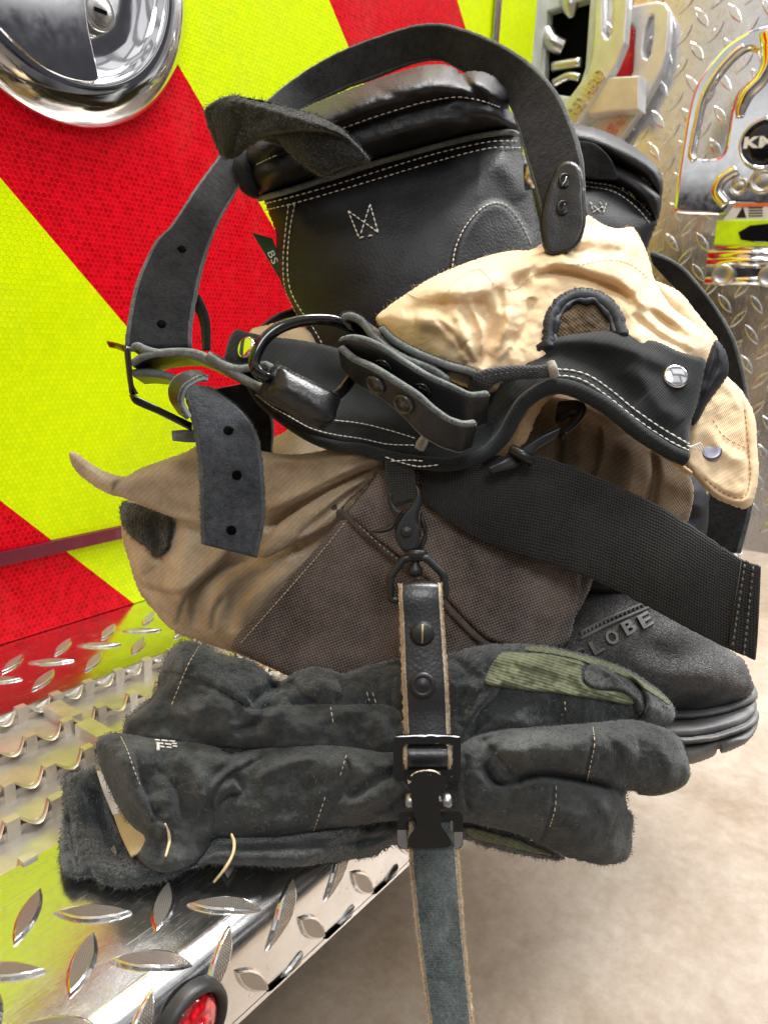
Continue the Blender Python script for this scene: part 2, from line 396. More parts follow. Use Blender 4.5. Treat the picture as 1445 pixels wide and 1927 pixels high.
def m_plain(name, c, rough=.5, metal=0, bumpsc=0, bs=.2, var=.15, coat=0, bd=.0006, spec=.5):
    m, nt, b = mat(name); v = obj(nt); a = noi(nt, v, 40, 5, .65)
    nt.links.new(ramp(nt, a, [(.3, [x*(1-var) for x in c]), (.7, [min(1, x*(1+var)) for x in c])]), b.inputs['Base Color'])
    nt.links.new(mth(nt, 'ADD', mth(nt, 'MULTIPLY', noi(nt, v, 120, 4), .15), rough-.07), b.inputs['Roughness'])
    b.inputs['Metallic'].default_value = metal; b.inputs['Coat Weight'].default_value = coat; b.inputs['Specular IOR Level'].default_value = spec
    if bumpsc: bump(nt, b, noi(nt, v, bumpsc, 4, .65), bs, bd)
    return m
def m_alu(name, c=(.8, .8, .8), rough=.16, scratch=True):
    m, nt, b = mat(name); v = obj(nt); b.inputs['Metallic'].default_value = 1
    mp = N(nt, 'ShaderNodeMapping', {'Vector': v, 'Scale': (40, 900, 400)}).outputs[0]
    s = noi(nt, mp, 1, 4, .6); a = noi(nt, v, 18, 5, .7)
    mp2 = N(nt, 'ShaderNodeMapping', {'Vector': v, 'Rotation': (.3, .5, .8), 'Scale': (30, 1400, 30)}).outputs[0]; sc = ramp(nt, noi(nt, mp2, 1, 3, .7), [(.62, (0, 0, 0)), (.68, (1, 1, 1))])
    gr = ramp(nt, noi(nt, v, 55, 7, .8), [(.5, (0, 0, 0)), (.72, (1, 1, 1))])
    nt.links.new(N(nt, 'ShaderNodeMix', {'Factor': mth(nt, 'MULTIPLY', gr, .28), 6: ramp(nt, a, [(.3, [x*.86 for x in c]), (.7, c)]), 7: (.34, .31, .27, 1)}, data_type='RGBA').outputs[2], b.inputs['Base Color'])
    nt.links.new(mth(nt, 'ADD', mth(nt, 'ADD', mth(nt, 'MULTIPLY', sc, .15), mth(nt, 'MULTIPLY', gr, .12)), mth(nt, 'ADD', mth(nt, 'MULTIPLY', s, .16), mth(nt, 'ADD', mth(nt, 'MULTIPLY', a, .14), rough-.16))), b.inputs['Roughness'])
    n1 = bump(nt, b, a, .12, .002)
    if scratch: bump(nt, b, s, .06, .0006, n1)
    return m
def m_worn(name, c, metal_c, amt=.62):
    m, nt, b = mat(name); v = obj(nt); w = ramp(nt, noi(nt, v, 160, 6, .7), [(amt, (0, 0, 0)), (amt+.03, (1, 1, 1))])
    x = N(nt, 'ShaderNodeMix', {'Factor': w, 6: col(c), 7: col(metal_c)}, data_type='RGBA'); nt.links.new(x.outputs[2], b.inputs['Base Color'])
    nt.links.new(w, b.inputs['Metallic']); b.inputs['Roughness'].default_value = .38; bump(nt, b, noi(nt, v, 500, 3), .15, .0004); return m
def m_sheeting(name):
    """retro-reflective chevron sheeting: stripe edges by place on the panel, honeycomb cells pressed in"""
    m, nt, b = mat(name); v = nt.nodes.new('ShaderNodeNewGeometry').outputs['Position']
    sp = N(nt, 'ShaderNodeSeparateXYZ', {0: v}); s = mth(nt, 'ADD', sp.outputs[0], sp.outputs[2])
    edges = [-.14, .14, .415, .668, .944, 1.243, 1.555, 1.86]; acc = None
    for i, e in enumerate(edges):
        g = mth(nt, 'GREATER_THAN', s, e); g = mth(nt, 'MULTIPLY', g, 1 if i % 2 == 0 else -1); acc = g if acc is None else mth(nt, 'ADD', acc, g)
    # acc toggles; make yellow where acc matches the photographed order
    yel = acc
    inv = mth(nt, 'SUBTRACT', 1, yel)
    p = N(nt, 'ShaderNodeCombineXYZ', {0: sp.outputs[0], 1: sp.outputs[2], 2: 0.}).outputs[0]
    def VM(op, a, bb=None):
        n = nt.nodes.new('ShaderNodeVectorMath'); n.operation = op; nt.links.new(a, n.inputs[0])
        if bb is not None:
            if isinstance(bb, bpy.types.NodeSocket): nt.links.new(bb, n.inputs[1])
            else: n.inputs[1].default_value = bb
        return n
    cell = .0046
    p = VM('SCALE', p); p.inputs['Scale'].default_value = 1/cell; p = VM('ADD', p.outputs[0], (1000, 1000.*1.7320508, 0)).outputs[0]
    R = (1, 1.7320508, 1)
    A = VM('SUBTRACT', VM('MODULO', p, R).outputs[0], (.5, .8660254, 0)).outputs[0]
    B = VM('SUBTRACT', VM('MODULO', VM('SUBTRACT', p, (.5, .8660254, 0)).outputs[0], R).outputs[0], (.5, .8660254, 0)).outputs[0]
    la = VM('LENGTH', A).outputs['Value']; lb = VM('LENGTH', B).outputs['Value']
    sel = mth(nt, 'LESS_THAN', la, lb)
    g = N(nt, 'ShaderNodeMix', {'Factor': sel, 4: B, 5: A}, data_type='VECTOR').outputs[1]
    ga = VM('ABSOLUTE', g).outputs[0]
    hd = mth(nt, 'MAXIMUM', VM('DOT_PRODUCT', ga, (.5, .8660254, 0)).outputs['Value'], N(nt, 'ShaderNodeSeparateXYZ', {0: ga}).outputs[0])
    line = ramp(nt, hd, [(.40, (0, 0, 0)), (.47, (1, 1, 1))])
    cid = VM('SUBTRACT', p, g).outputs[0]
    wn = N(nt, 'ShaderNodeTexWhiteNoise', {'Vector': VM('FLOOR', VM('SCALE', cid).outputs[0] if False else VM('ADD', VM('MULTIPLY', cid, (2, 1.1547, 0)).outputs[0], (.3, .3, 0)).outputs[0]).outputs[0]}, noise_dimensions='3D').outputs['Value']
    big = noi(nt, v, 6, 3, .5)
    # red: dark cells, lighter lines;  yellow: bright cells, slightly darker lines
    rc = N(nt, 'ShaderNodeMix', {'Factor': wn, 6: (.50, .0, .006, 1), 7: (.76, .001, .012, 1)}, data_type='RGBA').outputs[2]
    rl = N(nt, 'ShaderNodeMix', {'Factor': mth(nt, 'MULTIPLY', line, mth(nt, 'ADD', .35, big)), 6: rc, 7: (.95, .008, .022, 1)}, data_type='RGBA').outputs[2]
    yc = N(nt, 'ShaderNodeMix', {'Factor': wn, 6: (.72, .94, .0, 1), 7: (.82, 1.0, .0, 1)}, data_type='RGBA').outputs[2]
    yl = N(nt, 'ShaderNodeMix', {'Factor': mth(nt, 'MULTIPLY', line, .4), 6: yc, 7: (.46, .66, .0, 1)}, data_type='RGBA').outputs[2]
    cc = N(nt, 'ShaderNodeMix', {'Factor': yel, 6: rl, 7: yl}, data_type='RGBA').outputs[2]
    dirt = ramp(nt, noi(nt, N(nt, 'ShaderNodeMapping', {'Vector': v, 'Scale': (1, 1, .5)}).outputs[0], 9, 7, .75), [(.5, (0, 0, 0)), (.75, (.10, .10, .10))])
    cc = N(nt, 'ShaderNodeMix', {'Factor': dirt, 6: cc, 7: (.30, .26, .18, 1)}, data_type='RGBA').outputs[2]
    nt.links.new(cc, b.inputs['Base Color']); nt.links.new(mth(nt, 'ADD', mth(nt, 'MULTIPLY', noi(nt, v, 14, 6, .7), .35), .2), b.inputs['Roughness']); b.inputs['Specular IOR Level'].default_value = .10; b.inputs['Coat Weight'].default_value = .02; b.inputs['Coat Roughness'].default_value = .06
    n1 = bump(nt, b, line, .35, .0004); bump(nt, b, noi(nt, v, 25, 3), .05, .003, n1); return m
def m_emit(name, c, s):
    m, nt, b = mat(name); b.inputs['Base Color'].default_value = col(c); b.inputs['Emission Color'].default_value = col(c); b.inputs['Emission Strength'].default_value = s; return m
# ================================================================ materials in use
SHEET = m_sheeting('reflective_sheeting')
ALU = m_alu('polished_aluminium', (.84, .83, .82), .19)
ALU2 = m_alu('diamond_plate_side', (.92, .92, .94), .2)
GRIT, nt_, b_ = mat('diamond_top'); b_.inputs['Metallic'].default_value = 1; b_.inputs['Roughness'].default_value = .36
_s = N(nt_, 'ShaderNodeSeparateXYZ', {0: obj(nt_)}); _k = 2*math.pi/.00125
_h = mth(nt_, 'MAXIMUM', mth(nt_, 'SINE', mth(nt_, 'MULTIPLY', mth(nt_, 'ADD', _s.outputs[0], _s.outputs[1]), _k)), mth(nt_, 'SINE', mth(nt_, 'MULTIPLY', mth(nt_, 'SUBTRACT', _s.outputs[0], _s.outputs[1]), _k)))
nt_.links.new(ramp(nt_, mth(nt_, 'ADD', mth(nt_, 'MULTIPLY', _h, .35), .5), [(.2, (.80, .76, .70)), (.8, (.40, .36, .32))]), b_.inputs['Base Color']); bump(nt_, b_, _h, .8, .0004)
CHROME = m_plain('chrome', (.86, .86, .88), .08, 1, 0, var=.05)
STEEL = m_plain('brushed_steel', (.62, .60, .57), .3, 1, 300, .15)
CAST = m_plain('cast_aluminium', (.70, .70, .70), .42, .75, 350, .35, .1)
CASTG = m_plain('painted_trim', (.55, .57, .50), .5, 0, 300, .1)
DARK = m_plain('dark_void', (.002, .002, .002), .9, spec=.05)
RUBBER = m_plain('black_rubber', (.022, .022, .022), .45, 0, 300, .2)
BLACKPL = m_plain('black_plastic', (.012, .012, .013), .3)
BLKMET = m_plain('black_gloss_metal', (.008, .008, .009), .12, .3, coat=.6)
BLKSAT = m_plain('black_satin_metal', (.035, .036, .038), .38, .5, 500, .12)
BLKWORN = m_worn('worn_black_metal', (.010, .010, .010), (.6, .6, .58), .66)
SILVER = m_plain('bare_metal', (.45, .47, .50), .35, 1, 400, .3)
LEA = m_leather('black_leather', (.014, .014, .016), .36)
LEAB = m_leather('boot_leather', (.0105, .0105, .0125), .50, 620, amp=2.0); LEAB.node_tree.nodes['Principled BSDF'].inputs['Specular IOR Level'].default_value = .33
SUE = m_suede('black_suede', (.0035, .0035, .004), (.027, .027, .029), fine=800, sheen=.05)
SUEG = m_suede('charcoal_suede', (.010, .012, .015), (.068, .074, .084), fine=900, sheen=.12, amp=1.6)
EDGE2 = m_suede('dark_raw_edge', (.018, .021, .021), (.11, .12, .12), fine=1100)
EDGE = m_suede('leather_raw_edge', (.055, .062, .060), (.24, .26, .245), fine=1100)
TANEDGE = m_suede('tan_raw_edge', (.20, .14, .09), (.62, .52, .38), fine=900, sheen=.1)
GLOVE = m_suede('glove_suede', (.013, .016, .017), (.072, .077, .074), fine=1000, dust=(.12, .125, .12), sheen=.18, amp=1.3)
GLOVER = m_suede('glove_rough_suede', (.010, .014, .015), (.058, .064, .063), fine=600, amp=1.8, sheen=.35)
FIB = m_plain('fibre_grey', (.07, .082, .084), .9)
FIBL = m_plain('fibre_pale', (.30, .31, .30), .9)
FIBT = m_plain('fibre_tan', (.62, .45, .28), .9)
OLIVE = m_cloth('olive_knit', (.085, .095, .052), (.20, .215, .13), pitch=.0016, ang=1.45, amp=1.0, contrast=.9)
SHELL = m_cloth('tan_shell', (.35, .262, .175), (.76, .62, .44), pitch=.0012, ang=.75, amp=1.0, dirt=(.19, .14, .10))
LINER = m_cloth('cream_liner', (.76, .55, .33), (.95, .78, .52), pitch=.0010, ang=.5, amp=.8, contrast=.35)
PATCH = m_cloth('dark_brown_patch', (.024, .020, .019), (.24, .190, .168), pitch=.0016, ang=.35, amp=1.5, contrast=.95, cross=True)
BROWN = m_cloth('brown_pleats', (.15, .105, .065), (.42, .31, .205), pitch=.0013, ang=.6, amp=1.1)
BLKTWILL = m_cloth('black_twill', (.006, .007, .008), (.026, .030, .032), pitch=.0011, ang=.75, amp=1.0, contrast=1.0)
WEB = m_cloth('black_webbing', (.004, .004, .004), (.036, .036, .036), pitch=.0015, ang=.05, amp=1.5, cross=True, contrast=1.3)
NYL = m_leather('coated_nylon', (.018, .020, .027), .58, 400); NYL.node_tree.nodes['Principled BSDF'].inputs['Specular IOR Level'].default_value = .3
VELC = m_suede('hook_loop_pile', (.004, .004, .004), (.022, .022, .02), fine=500, amp=1.8)
THREAD = m_plain('white_thread', (.82, .80, .74), .8, var=.15)
THREADT = m_plain('tan_thread', (.62, .52, .40), .85, var=.25)
THREADD = m_plain('grey_thread', (.13, .135, .13), .85, var=.3)
YTHREAD = m_plain('yellow_thread', (.72, .58, .33), .9, var=.2)
WHITE = m_plain('white_tape', (.85, .85, .85), .8)
BEIGE = m_cloth('beige_lining', (.50, .38, .19), (.70, .56, .33), pitch=.0012, ang=.3, cross=True)
def m_toe():
    m, nt, b = mat('moulded_toe_rubber'); v = obj(nt)
    vo = N(nt, 'ShaderNodeTexVoronoi', {'Vector': N(nt, 'ShaderNodeVectorMath', {0: v, 1: N(nt, 'ShaderNodeVectorMath', {0: N(nt, 'ShaderNodeTexNoise', {'Vector': v, 'Scale': 260., 'Detail': 2.}).outputs['Color'], 1: (.006, .006, .006)}, operation='MULTIPLY').outputs[0]}, operation='ADD').outputs[0], 'Scale': 420.}, feature='DISTANCE_TO_EDGE')
    h = ramp(nt, vo.outputs['Distance'], [(.0, (0, 0, 0)), (.16, (1, 1, 1))])
    dust = ramp(nt, noi(nt, v, 30, 6, .7), [(.35, (.040, .040, .044)), (.7, (.17, .162, .155))])
    nt.links.new(dust, b.inputs['Base Color']); b.inputs['Roughness'].default_value = .5
    n1 = bump(nt, b, h, .8, .0009); bump(nt, b, noi(nt, v, 1200, 2), .2, .0004, n1); return m
TOE = m_toe(); TOE.node_tree.nodes['Principled BSDF'].inputs['Roughness'].default_value = .62; TOE.node_tree.nodes['Principled BSDF'].inputs['Specular IOR Level'].default_value = .3
SOLE = m_leather('sole_rubber', (.14, .138, .138), .6, 900, dust=(.36, .33, .28))
def m_floor():
    m, nt, b = mat('concrete'); v = obj(nt)
    a = noi(nt, v, 1.8, 7, .7); f = noi(nt, v, 40, 6, .75); s = noi(nt, v, 7, 6, .75)
    fac = mth(nt, 'ADD', mth(nt, 'MULTIPLY', a, .5), mth(nt, 'ADD', mth(nt, 'MULTIPLY', f, .32), mth(nt, 'MULTIPLY', s, .18)))
    nt.links.new(ramp(nt, fac, [(.34, (.13, .090, .056)), (.45, (.195, .145, .100)), (.54, (.25, .20, .150)), (.66, (.33, .285, .23))]), b.inputs['Base Color'])
    nt.links.new(mth(nt, 'ADD', mth(nt, 'MULTIPLY', s, .3), .3), b.inputs['Roughness']); bump(nt, b, f, .2, .004); return m
FLOOR = m_floor()

# ================================================================ world, lamps, camera
w = bpy.data.worlds.new('World'); scene.world = w; w.use_nodes = True; nt = w.node_tree; bg = nt.nodes['Background']
g = nt.nodes.new('ShaderNodeTexCoord').outputs['Generated']; sp = N(nt, 'ShaderNodeSeparateXYZ', {0: g})
vor = N(nt, 'ShaderNodeTexVoronoi', {'Vector': N(nt, 'ShaderNodeMapping', {'Vector': g, 'Scale': (1, 1, .8), 'Location': (.37, .83, .1)}).outputs[0], 'Scale': 3.2, 'Randomness': .8}, distance='CHEBYCHEV')
walls = ramp(nt, N(nt, 'ShaderNodeSeparateColor', {0: vor.outputs['Color']}).outputs[0], [(.0, (.04, .04, .05)), (.14, (.22, .22, .25)), (.28, (.75, .74, .72)), (.62, (1.05, 1.05, 1.05)), (.9, (.30, .28, .28))])
nt.nodes[-1].color_ramp.interpolation = 'CONSTANT' if hasattr(nt.nodes[-1], 'color_ramp') else 'LINEAR'
br = N(nt, 'ShaderNodeTexBrick', {'Vector': N(nt, 'ShaderNodeMapping', {'Vector': g, 'Rotation': (0, 0, .6)}).outputs[0], 'Scale': 1.2, 'Color1': (1.9, 1.9, 1.9, 1), 'Color2': (.7, .7, .72, 1), 'Mortar': (.35, .35, .36, 1), 'Mortar Size': .04})
ceil = ramp(nt, sp.outputs[2], [(.30, (0, 0, 0)), (.36, (1, 1, 1))]); flo = ramp(nt, sp.outputs[2], [(.0, (1, 1, 1)), (.02, (0, 0, 0))])
low = N(nt, 'ShaderNodeMath', {0: sp.outputs[2], 1: -.12}, operation='LESS_THAN').outputs[0]
vor2 = N(nt, 'ShaderNodeTexVoronoi', {'Vector': N(nt, 'ShaderNodeMapping', {'Vector': g, 'Scale': (1, 1, .6)}).outputs[0], 'Scale': 5.5, 'Randomness': .9}, distance='CHEBYCHEV')
clut = ramp(nt, N(nt, 'ShaderNodeSeparateColor', {0: vor2.outputs['Color']}).outputs[1], [(.0, (.015, .015, .02)), (.35, (.05, .05, .06)), (.55, (.30, .29, .28)), (.75, (.02, .02, .03)), (.88, (.75, .74, .72))]); nt.nodes[-1].color_ramp.interpolation = 'CONSTANT'
lowband = N(nt, 'ShaderNodeMath', {0: sp.outputs[2], 1: .16}, operation='LESS_THAN').outputs[0]
walls = N(nt, 'ShaderNodeMix', {'Factor': lowband, 6: walls, 7: clut}, data_type='RGBA').outputs[2]
x = N(nt, 'ShaderNodeMix', {'Factor': ceil, 6: walls, 7: br.outputs['Color']}, data_type='RGBA').outputs[2]
x = N(nt, 'ShaderNodeMix', {'Factor': low, 6: x, 7: (.42, .35, .27, 1)}, data_type='RGBA').outputs[2]
# dark rectangle with a bright square, added for the door latch to reflect
U_ = N(nt, 'ShaderNodeVectorMath', {0: g, 1: (.80, .60, 0)}, operation='DOT_PRODUCT').outputs['Value']; V_ = N(nt, 'ShaderNodeVectorMath', {0: g, 1: (.60, -.80, 0)}, operation='DOT_PRODUCT').outputs['Value']
def rect(u0, hu, z0, hz):
    a = mth(nt, 'LESS_THAN', mth(nt, 'ABSOLUTE', mth(nt, 'SUBTRACT', U_, u0)), hu); b = mth(nt, 'LESS_THAN', mth(nt, 'ABSOLUTE', mth(nt, 'SUBTRACT', sp.outputs[2], z0)), hz)
    return mth(nt, 'MULTIPLY', mth(nt, 'MULTIPLY', a, b), mth(nt, 'GREATER_THAN', V_, 0))
x = N(nt, 'ShaderNodeMix', {'Factor': rect(-.05, .24, .30, .24), 6: x, 7: (.07, .07, .08, 1)}, data_type='RGBA').outputs[2]
x = N(nt, 'ShaderNodeMix', {'Factor': rect(-.10, .05, .34, .05), 6: x, 7: (1.3, 1.3, 1.3, 1)}, data_type='RGBA').outputs[2]
nt.links.new(x, bg.inputs['Color']); bg.inputs['Strength'].default_value = .70
def area(name, loc, aim, size, power, colr=(1, .99, .97), sy=None, spread=None):
    l = bpy.data.lights.new(name, 'AREA'); l.energy = power; l.size = size; l.color = colr
    if spread: l.spread = math.radians(spread)
    if sy: l.shape = 'RECTANGLE'; l.size_y = sy
    o = bpy.data.objects.new(name, l); C.objects.link(o); o.location = loc
    o.rotation_euler = (Vector(aim)-Vector(loc)).to_track_quat('-Z', 'Y').to_euler()
area('ceiling_lamp_near', (1.30, .12, 2.3), (.6, .28, .2), .55, 116, sy=1.6)
area('ceiling_lamp_left', (-.9, -.8, 2.1), (.4, .35, .2), .8, 20, (.97, .98, 1))
area('ceiling_lamp_far', (3.4, -1.4, 2.4), (2.2, -.4, -.5), 1.4, 66, (1, 1, 1), spread=60)
cam = bpy.data.cameras.new('camera'); co = bpy.data.objects.new('camera', cam); C.objects.link(co); scene.camera = co
from mathutils import Matrix
co.matrix_world = Matrix.Translation(CAM.tolist()) @ Matrix(ROT.tolist()).to_4x4()
cam.sensor_fit = 'VERTICAL'; cam.sensor_height = 36; cam.lens = 36*F/1927; cam.clip_start = .01; cam.clip_end = 200
cam.dof.use_dof = True; cam.dof.focus_distance = .43; cam.dof.aperture_fstop = 15
scene.view_settings.view_transform = 'Standard'; scene.view_settings.look = 'None'; scene.view_settings.exposure = 0.14; scene.view_settings.gamma = 1
scene.render.resolution_x = 767; scene.render.resolution_y = 1024

# ================================================================ floor
mb = MB(); mb.add([(-15, -15, -.5), (15, -15, -.5), (15, 15, -.5), (-15, 15, -.5)], [(0, 1, 2, 3)]); fl = mb.build('floor', FLOOR); fl['kind'] = 'structure'

# ================================================================ fire truck
truck = root('fire_truck', 'rear of fire truck with red and yellow-green chevron panel and polished diamond plate step', 'fire truck', (.6, .5, 0))
mb = MB(); box(mb, (-1.6, WALL, .078), (1.114, WALL+.03, 1.7)); box(mb, (-1.6, WALL, .0005), (1.114, WALL+.03, .066)); panel = mb.build('chevron_panel', SHEET, truck)
MAG = m_plain('dark_magenta_trim', (.16, .008, .03), .3, 0, coat=.5)
mb = MB(); box(mb, (-1.6, WALL-.003, .0665), (1.11, WALL+.01, .0775)); mb.build('seam_strip', MAG, truck)
# door post strip at upper right
mb = MB(); tube(mb, [(.994, WALL-.004, -.0+.02), (.994, WALL-.004, 1.6)], .0035, 8, n=2); mb.build('door_seam', SILVER, truck)
mb = MB(); box(mb, (1.002, WALL-.0015, .02), (1.012, WALL+.01, 1.6)); mb.build('door_edge', MAG, truck)
# jamb
mb = MB(); box(mb, (1.1145, WALL+.001, .0), (1.199, WALL+.05, 1.7)); mb.build('corner_trim', CASTG, truck)
mb = MB(); box(mb, (-1.6, WALL+.031, -.3), (1.6, WALL+.5, 1.5)); mb.build('truck_body', DARK, truck)

def diamonds(mb, cells, place, Ld=.0352, Wd=.0105, hgt=.0019, ms=0, mt=1):
    """raised tread lozenges: pointed, flat gritty crown, sloping flanks. place(u, v, h) -> world"""
    Ld0, Wd0 = Ld, Wd
    for (u, v, a) in cells:
        Ld = Ld0*random.uniform(.95, 1.04); Wd = Wd0*random.uniform(.9, 1.08); a += random.uniform(-.03, .03)
        ca, sa = math.cos(a), math.sin(a); ring = []
        K = 9
        def pts(sc, scw, h):
            o = []
            for i in range(K): t = i/(K-1); x = (t-.5)*Ld*sc; y = Wd/2*scw*(math.sin(math.pi*t)**.85); o.append((x, y, h))
            for i in range(K-2, 0, -1): t = i/(K-1); x = (t-.5)*Ld*sc; y = -Wd/2*scw*(math.sin(math.pi*t)**.85); o.append((x, y, h))
            return o
        V = []
        for sc, sw, h in ((1, 1, -.0002), (.93, .86, hgt*.75), (.86, .70, hgt), (.84, .66, hgt)):
            for x, y, hh in pts(sc, sw, h): V.append(place(u+x*ca-y*sa, v+x*sa+y*ca, hh+random.uniform(-1, 1)*.00005))
        n = 2*K-2; f = []; mm = []
        for r in range(3):
            for j in range(n): k = (j+1) % n; f.append((r*n+j, r*n+k, (r+1)*n+k, (r+1)*n+j)); mm.append(ms)
        for i in range(K-1):
            a0 = 3*n+i; a1 = 3*n+i+1; b0 = 3*n+(n-i) % n; b1 = 3*n+(n-i-1) % n
            q = [a0, a1, b1, b0]; q = list(dict.fromkeys(q)); f.append(tuple(q)); mm.append(mt)
        mb.add(V, f, mm, smooth=False)
# step: sheet with a rolled nose
NOSE = .2135; LIPZ = -.047
def step_place(u, v, h):
    # v: distance along the sheet outward from y=.228 over the nose and down the lip
    y0 = .2285; r = .015
    s = y0-v
    if s <= 0: return (u, v, h)
    arc = r*math.pi/2
    if s < arc: a = s/r; return (u, y0-(r+h)*math.sin(a), -r+(r+h)*math.cos(a))
    return (u, y0-r-h, -r-(s-arc))
mb = MB()
prof = [(.3285, 0)] + [(y, 0) for y in (.29, .25)]
ys = [WALL-.0005-.0, .53, .475]
V = []; f = []
us = np.linspace(-.8, 1.199, 60)
vs = np.r_[.3275, .30, .26, np.linspace(.2285, .2285-.015*math.pi/2, 10), .2285-.0236-.031]
for v_ in vs:
    for u_ in us: V.append(step_place(u_, v_, 0))
nU = len(us)
for i in range(len(vs)-1):
    for j in range(nU-1): f.append((i*nU+j, (i+1)*nU+j, (i+1)*nU+j+1, i*nU+j+1))
k0 = len(V)
mb.add(V, f)
# inner returned lip thickness, and back strip beside the wall
box(mb, (-.8, .2137, -.05), (1.199, .2165, -.047)); box(mb, (-.8, .4745, -.004), (1.199, WALL-.0006, 0)); box(mb, (-.8, .324, -.03), (1.199, .3285, -.0003)); box(mb, (-.8, .4735, -.03), (1.199, .477, -.0003))
tread = mb.build('step_plate', ALU, truck)
cells = []
P_ = .0415
for i in range(-24, 26):
    for j in range(-2, 3):
        ua, va = .168+P_*i, .231+.042*j; cells.append((ua, va, math.radians(-50)))
        ub, vb = .149+P_*i+.0, .252+.042*j; cells.append((ub, vb, math.radians(42)))
c1 = [c for c in cells if .163 < c[1] < .312 and -.12 < c[0] < 1.19]
c1 = [c for c in c1 if not (.140 < c[0] < .205 and c[1] < .205)]
mb = MB(); diamonds(mb, c1, lambda u, v, h: step_place(u, max(v, .1745), h))
_t1 = mb.build('raised_tread', [ALU, GRIT], tread); mb = MB()
c2 = [(u, v, a) for (u, v, a) in [(.319+P_*i, .541-0*j-.0415*j, math.radians(35)) for i in range(-22, 21) for j in range(0, 2)]+[(.3395+P_*i-.0, .5225-.0415*j, math.radians(-42)) for i in range(-22, 21) for j in range(0, 2)] if v > .49 and v < .566 and -.1 < u < 1.18]
diamonds(mb, c2, lambda u, v, h: (u, v, h), hgt=.0016)
dm = mb.build('raised_tread', [ALU, GRIT], tread)
# grip strut grating: planks with serrated rows
mb = MB(); rows = [.473, .435, .396, .364, .3295]
box(mb, (-.8, .3285, -.014), (1.199, .4735, -.010))
for k, y in enumerate(rows):
    pitch = .0255; n = int(2.0/pitch)
    for i in range(n):
        x = -.8+i*pitch+(k % 2)*pitch*.4
        if x > 1.15: continue
        hx = .0035*random.uniform(.92, 1.08); box(mb, (x-hx, y-.0028, -.010), (x+hx, y+.0028, .0015))       # tooth
        # half-round punched lip between two teeth
        V = []; f = []; K = 10
        for a in range(K+1):
            t = a/K; xx = x+hx+(pitch-2*hx)*t; dz = -.0055*math.sin(math.pi*t)-.0004; yy = y-.0060*math.sin(math.pi*t)
            V += [(xx, yy, dz), (xx, yy+.0028, dz+.0012), (xx, y+.003, -.0105)]
        for a in range(K): b = a*3; f += [(b, b+3, b+4, b+1), (b+1, b+4, b+5, b+2)]
        mb.add(V, f)
        V2 = [(x+hx, y-.001, -.010)]
    box(mb, (-.8, y-.0008, -.010), (1.15, y+.0008, -.0055))
for x0 in (.2585, .60): 
    for y0, y1 in ((.44, .468), (.401, .43)): box(mb, (x0, y0, -.0102), (x0+.012, y1, -.0015))
mb.build('grip_grating', m_plain('grating_aluminium', (.74, .70, .64), .36, .75, 300, .2, .2), tread)
# marker light on the lip
LC = np.array([.1725, NOSE-.0003, -.0245])
mb = MB()
def ell(prof, rx, rz, m, c=LC):
    seg = 36; V = []; f = []
    for (s, h) in prof:
        for j in range(seg): a = 2*math.pi*j/seg; V.append((c[0]+rx*s*math.cos(a), c[1]-h, c[2]+rz*s*math.sin(a)))
    for i in range(len(prof)-1):
        for j in range(seg): k = (j+1) % seg; f.append((i*seg+j, (i+1)*seg+j, (i+1)*seg+k, i*seg+k))
    f.append(tuple((len(prof)-1)*seg+j for j in range(seg))); mb.add(V, f, m)
ell([(1, -.001), (1.0, .003), (.96, .0052), (.88, .006), (.80, .0052), (.74, .003), (.72, .001)],   .0185, .0200, 0)
ml = mb.build('marker_light', RUBBER, truck)
LENS, nt, b = mat('red_lens'); b.inputs['Base Color'].default_value = (.75, .006, .012, 1); b.inputs['Roughness'].default_value = .08; b.inputs['Coat Weight'].default_value = 1; b.inputs['Transmission Weight'].default_value = .0
vo = N(nt, 'ShaderNodeTexVoronoi', {'Vector': obj(nt), 'Scale': 260.}); nt.links.new(ramp(nt, vo.outputs['Distance'], [(.1, (.9, .01, .02)), (.5, (.35, .0, .006))]), b.inputs['Base Color']); bump(nt, b, vo.outputs['Distance'], .5, .001)
mb = MB(); ell([(.72, .001), (.70, .0035), (.6, .0055), (.4, .0072), (.2, .008)],   .0185, .0200, 0); mb.build('lens', LENS, ml)
# --- chrome paddle latch
HC = (.368, WALL, .512)
mb = MB(); ax = (0, -1, 0)
pr = [(.1125, .0), (.1135, .003), (.112, .006), (.108, .010), (.100, .0145), (.092, .0165), (.086, .0172), (.0835, .0168), (.082, .0155), (.080, .012), (.076, .008), (.066, .005), (.05, .0032), (.03, .0025), (.006, .0022)]
lathe(mb, HC, ax, pr, 96); latch = mb.build('door_latch', CHROME, truck)
def wallpt(px, py, off): return onplane(px, py, 1, WALL-off)
def wallplate(name, pxs, off, th, m, par, bev=.0006, holes=()):
    loops = []
    for lp in [pxs]+list(holes):
        q = [wallpt(px, py, off) for px, py in lp]; loops.append([(a[0], a[2]) for a in q])
    mb = MB(); plate(mb, loops, lambda x, y, z: (x, WALL-off-z, y), th, bev); return mb.build(name, m, par)
pad = cat([(-60, -40), (-40, 10), (0, 52), (40, 92), (85, 127), (130, 146), (170, 152), (179, 149), (181, 141), (172, 100), (160, 40), (154, -30), (150, -90)], False, n=5)[:, :2]
wallplate('paddle', [tuple(p) for p in pad]+[(150, -140), (-100, -140)], .0165, .004, CHROME, latch, .0012)
mb = MB(); lc = wallpt(185, 22, .012); lathe(mb, lc, ax, [(.0142, -.008), (.0142, .001), (.0132, .0025), (.0118, .0028), (.0105, .0022), (.0098, .003), (.002, .0031)], 40); lk = mb.build('lock_cylinder', STEEL, latch)
mb = MB(); ca = math.radians(-25)
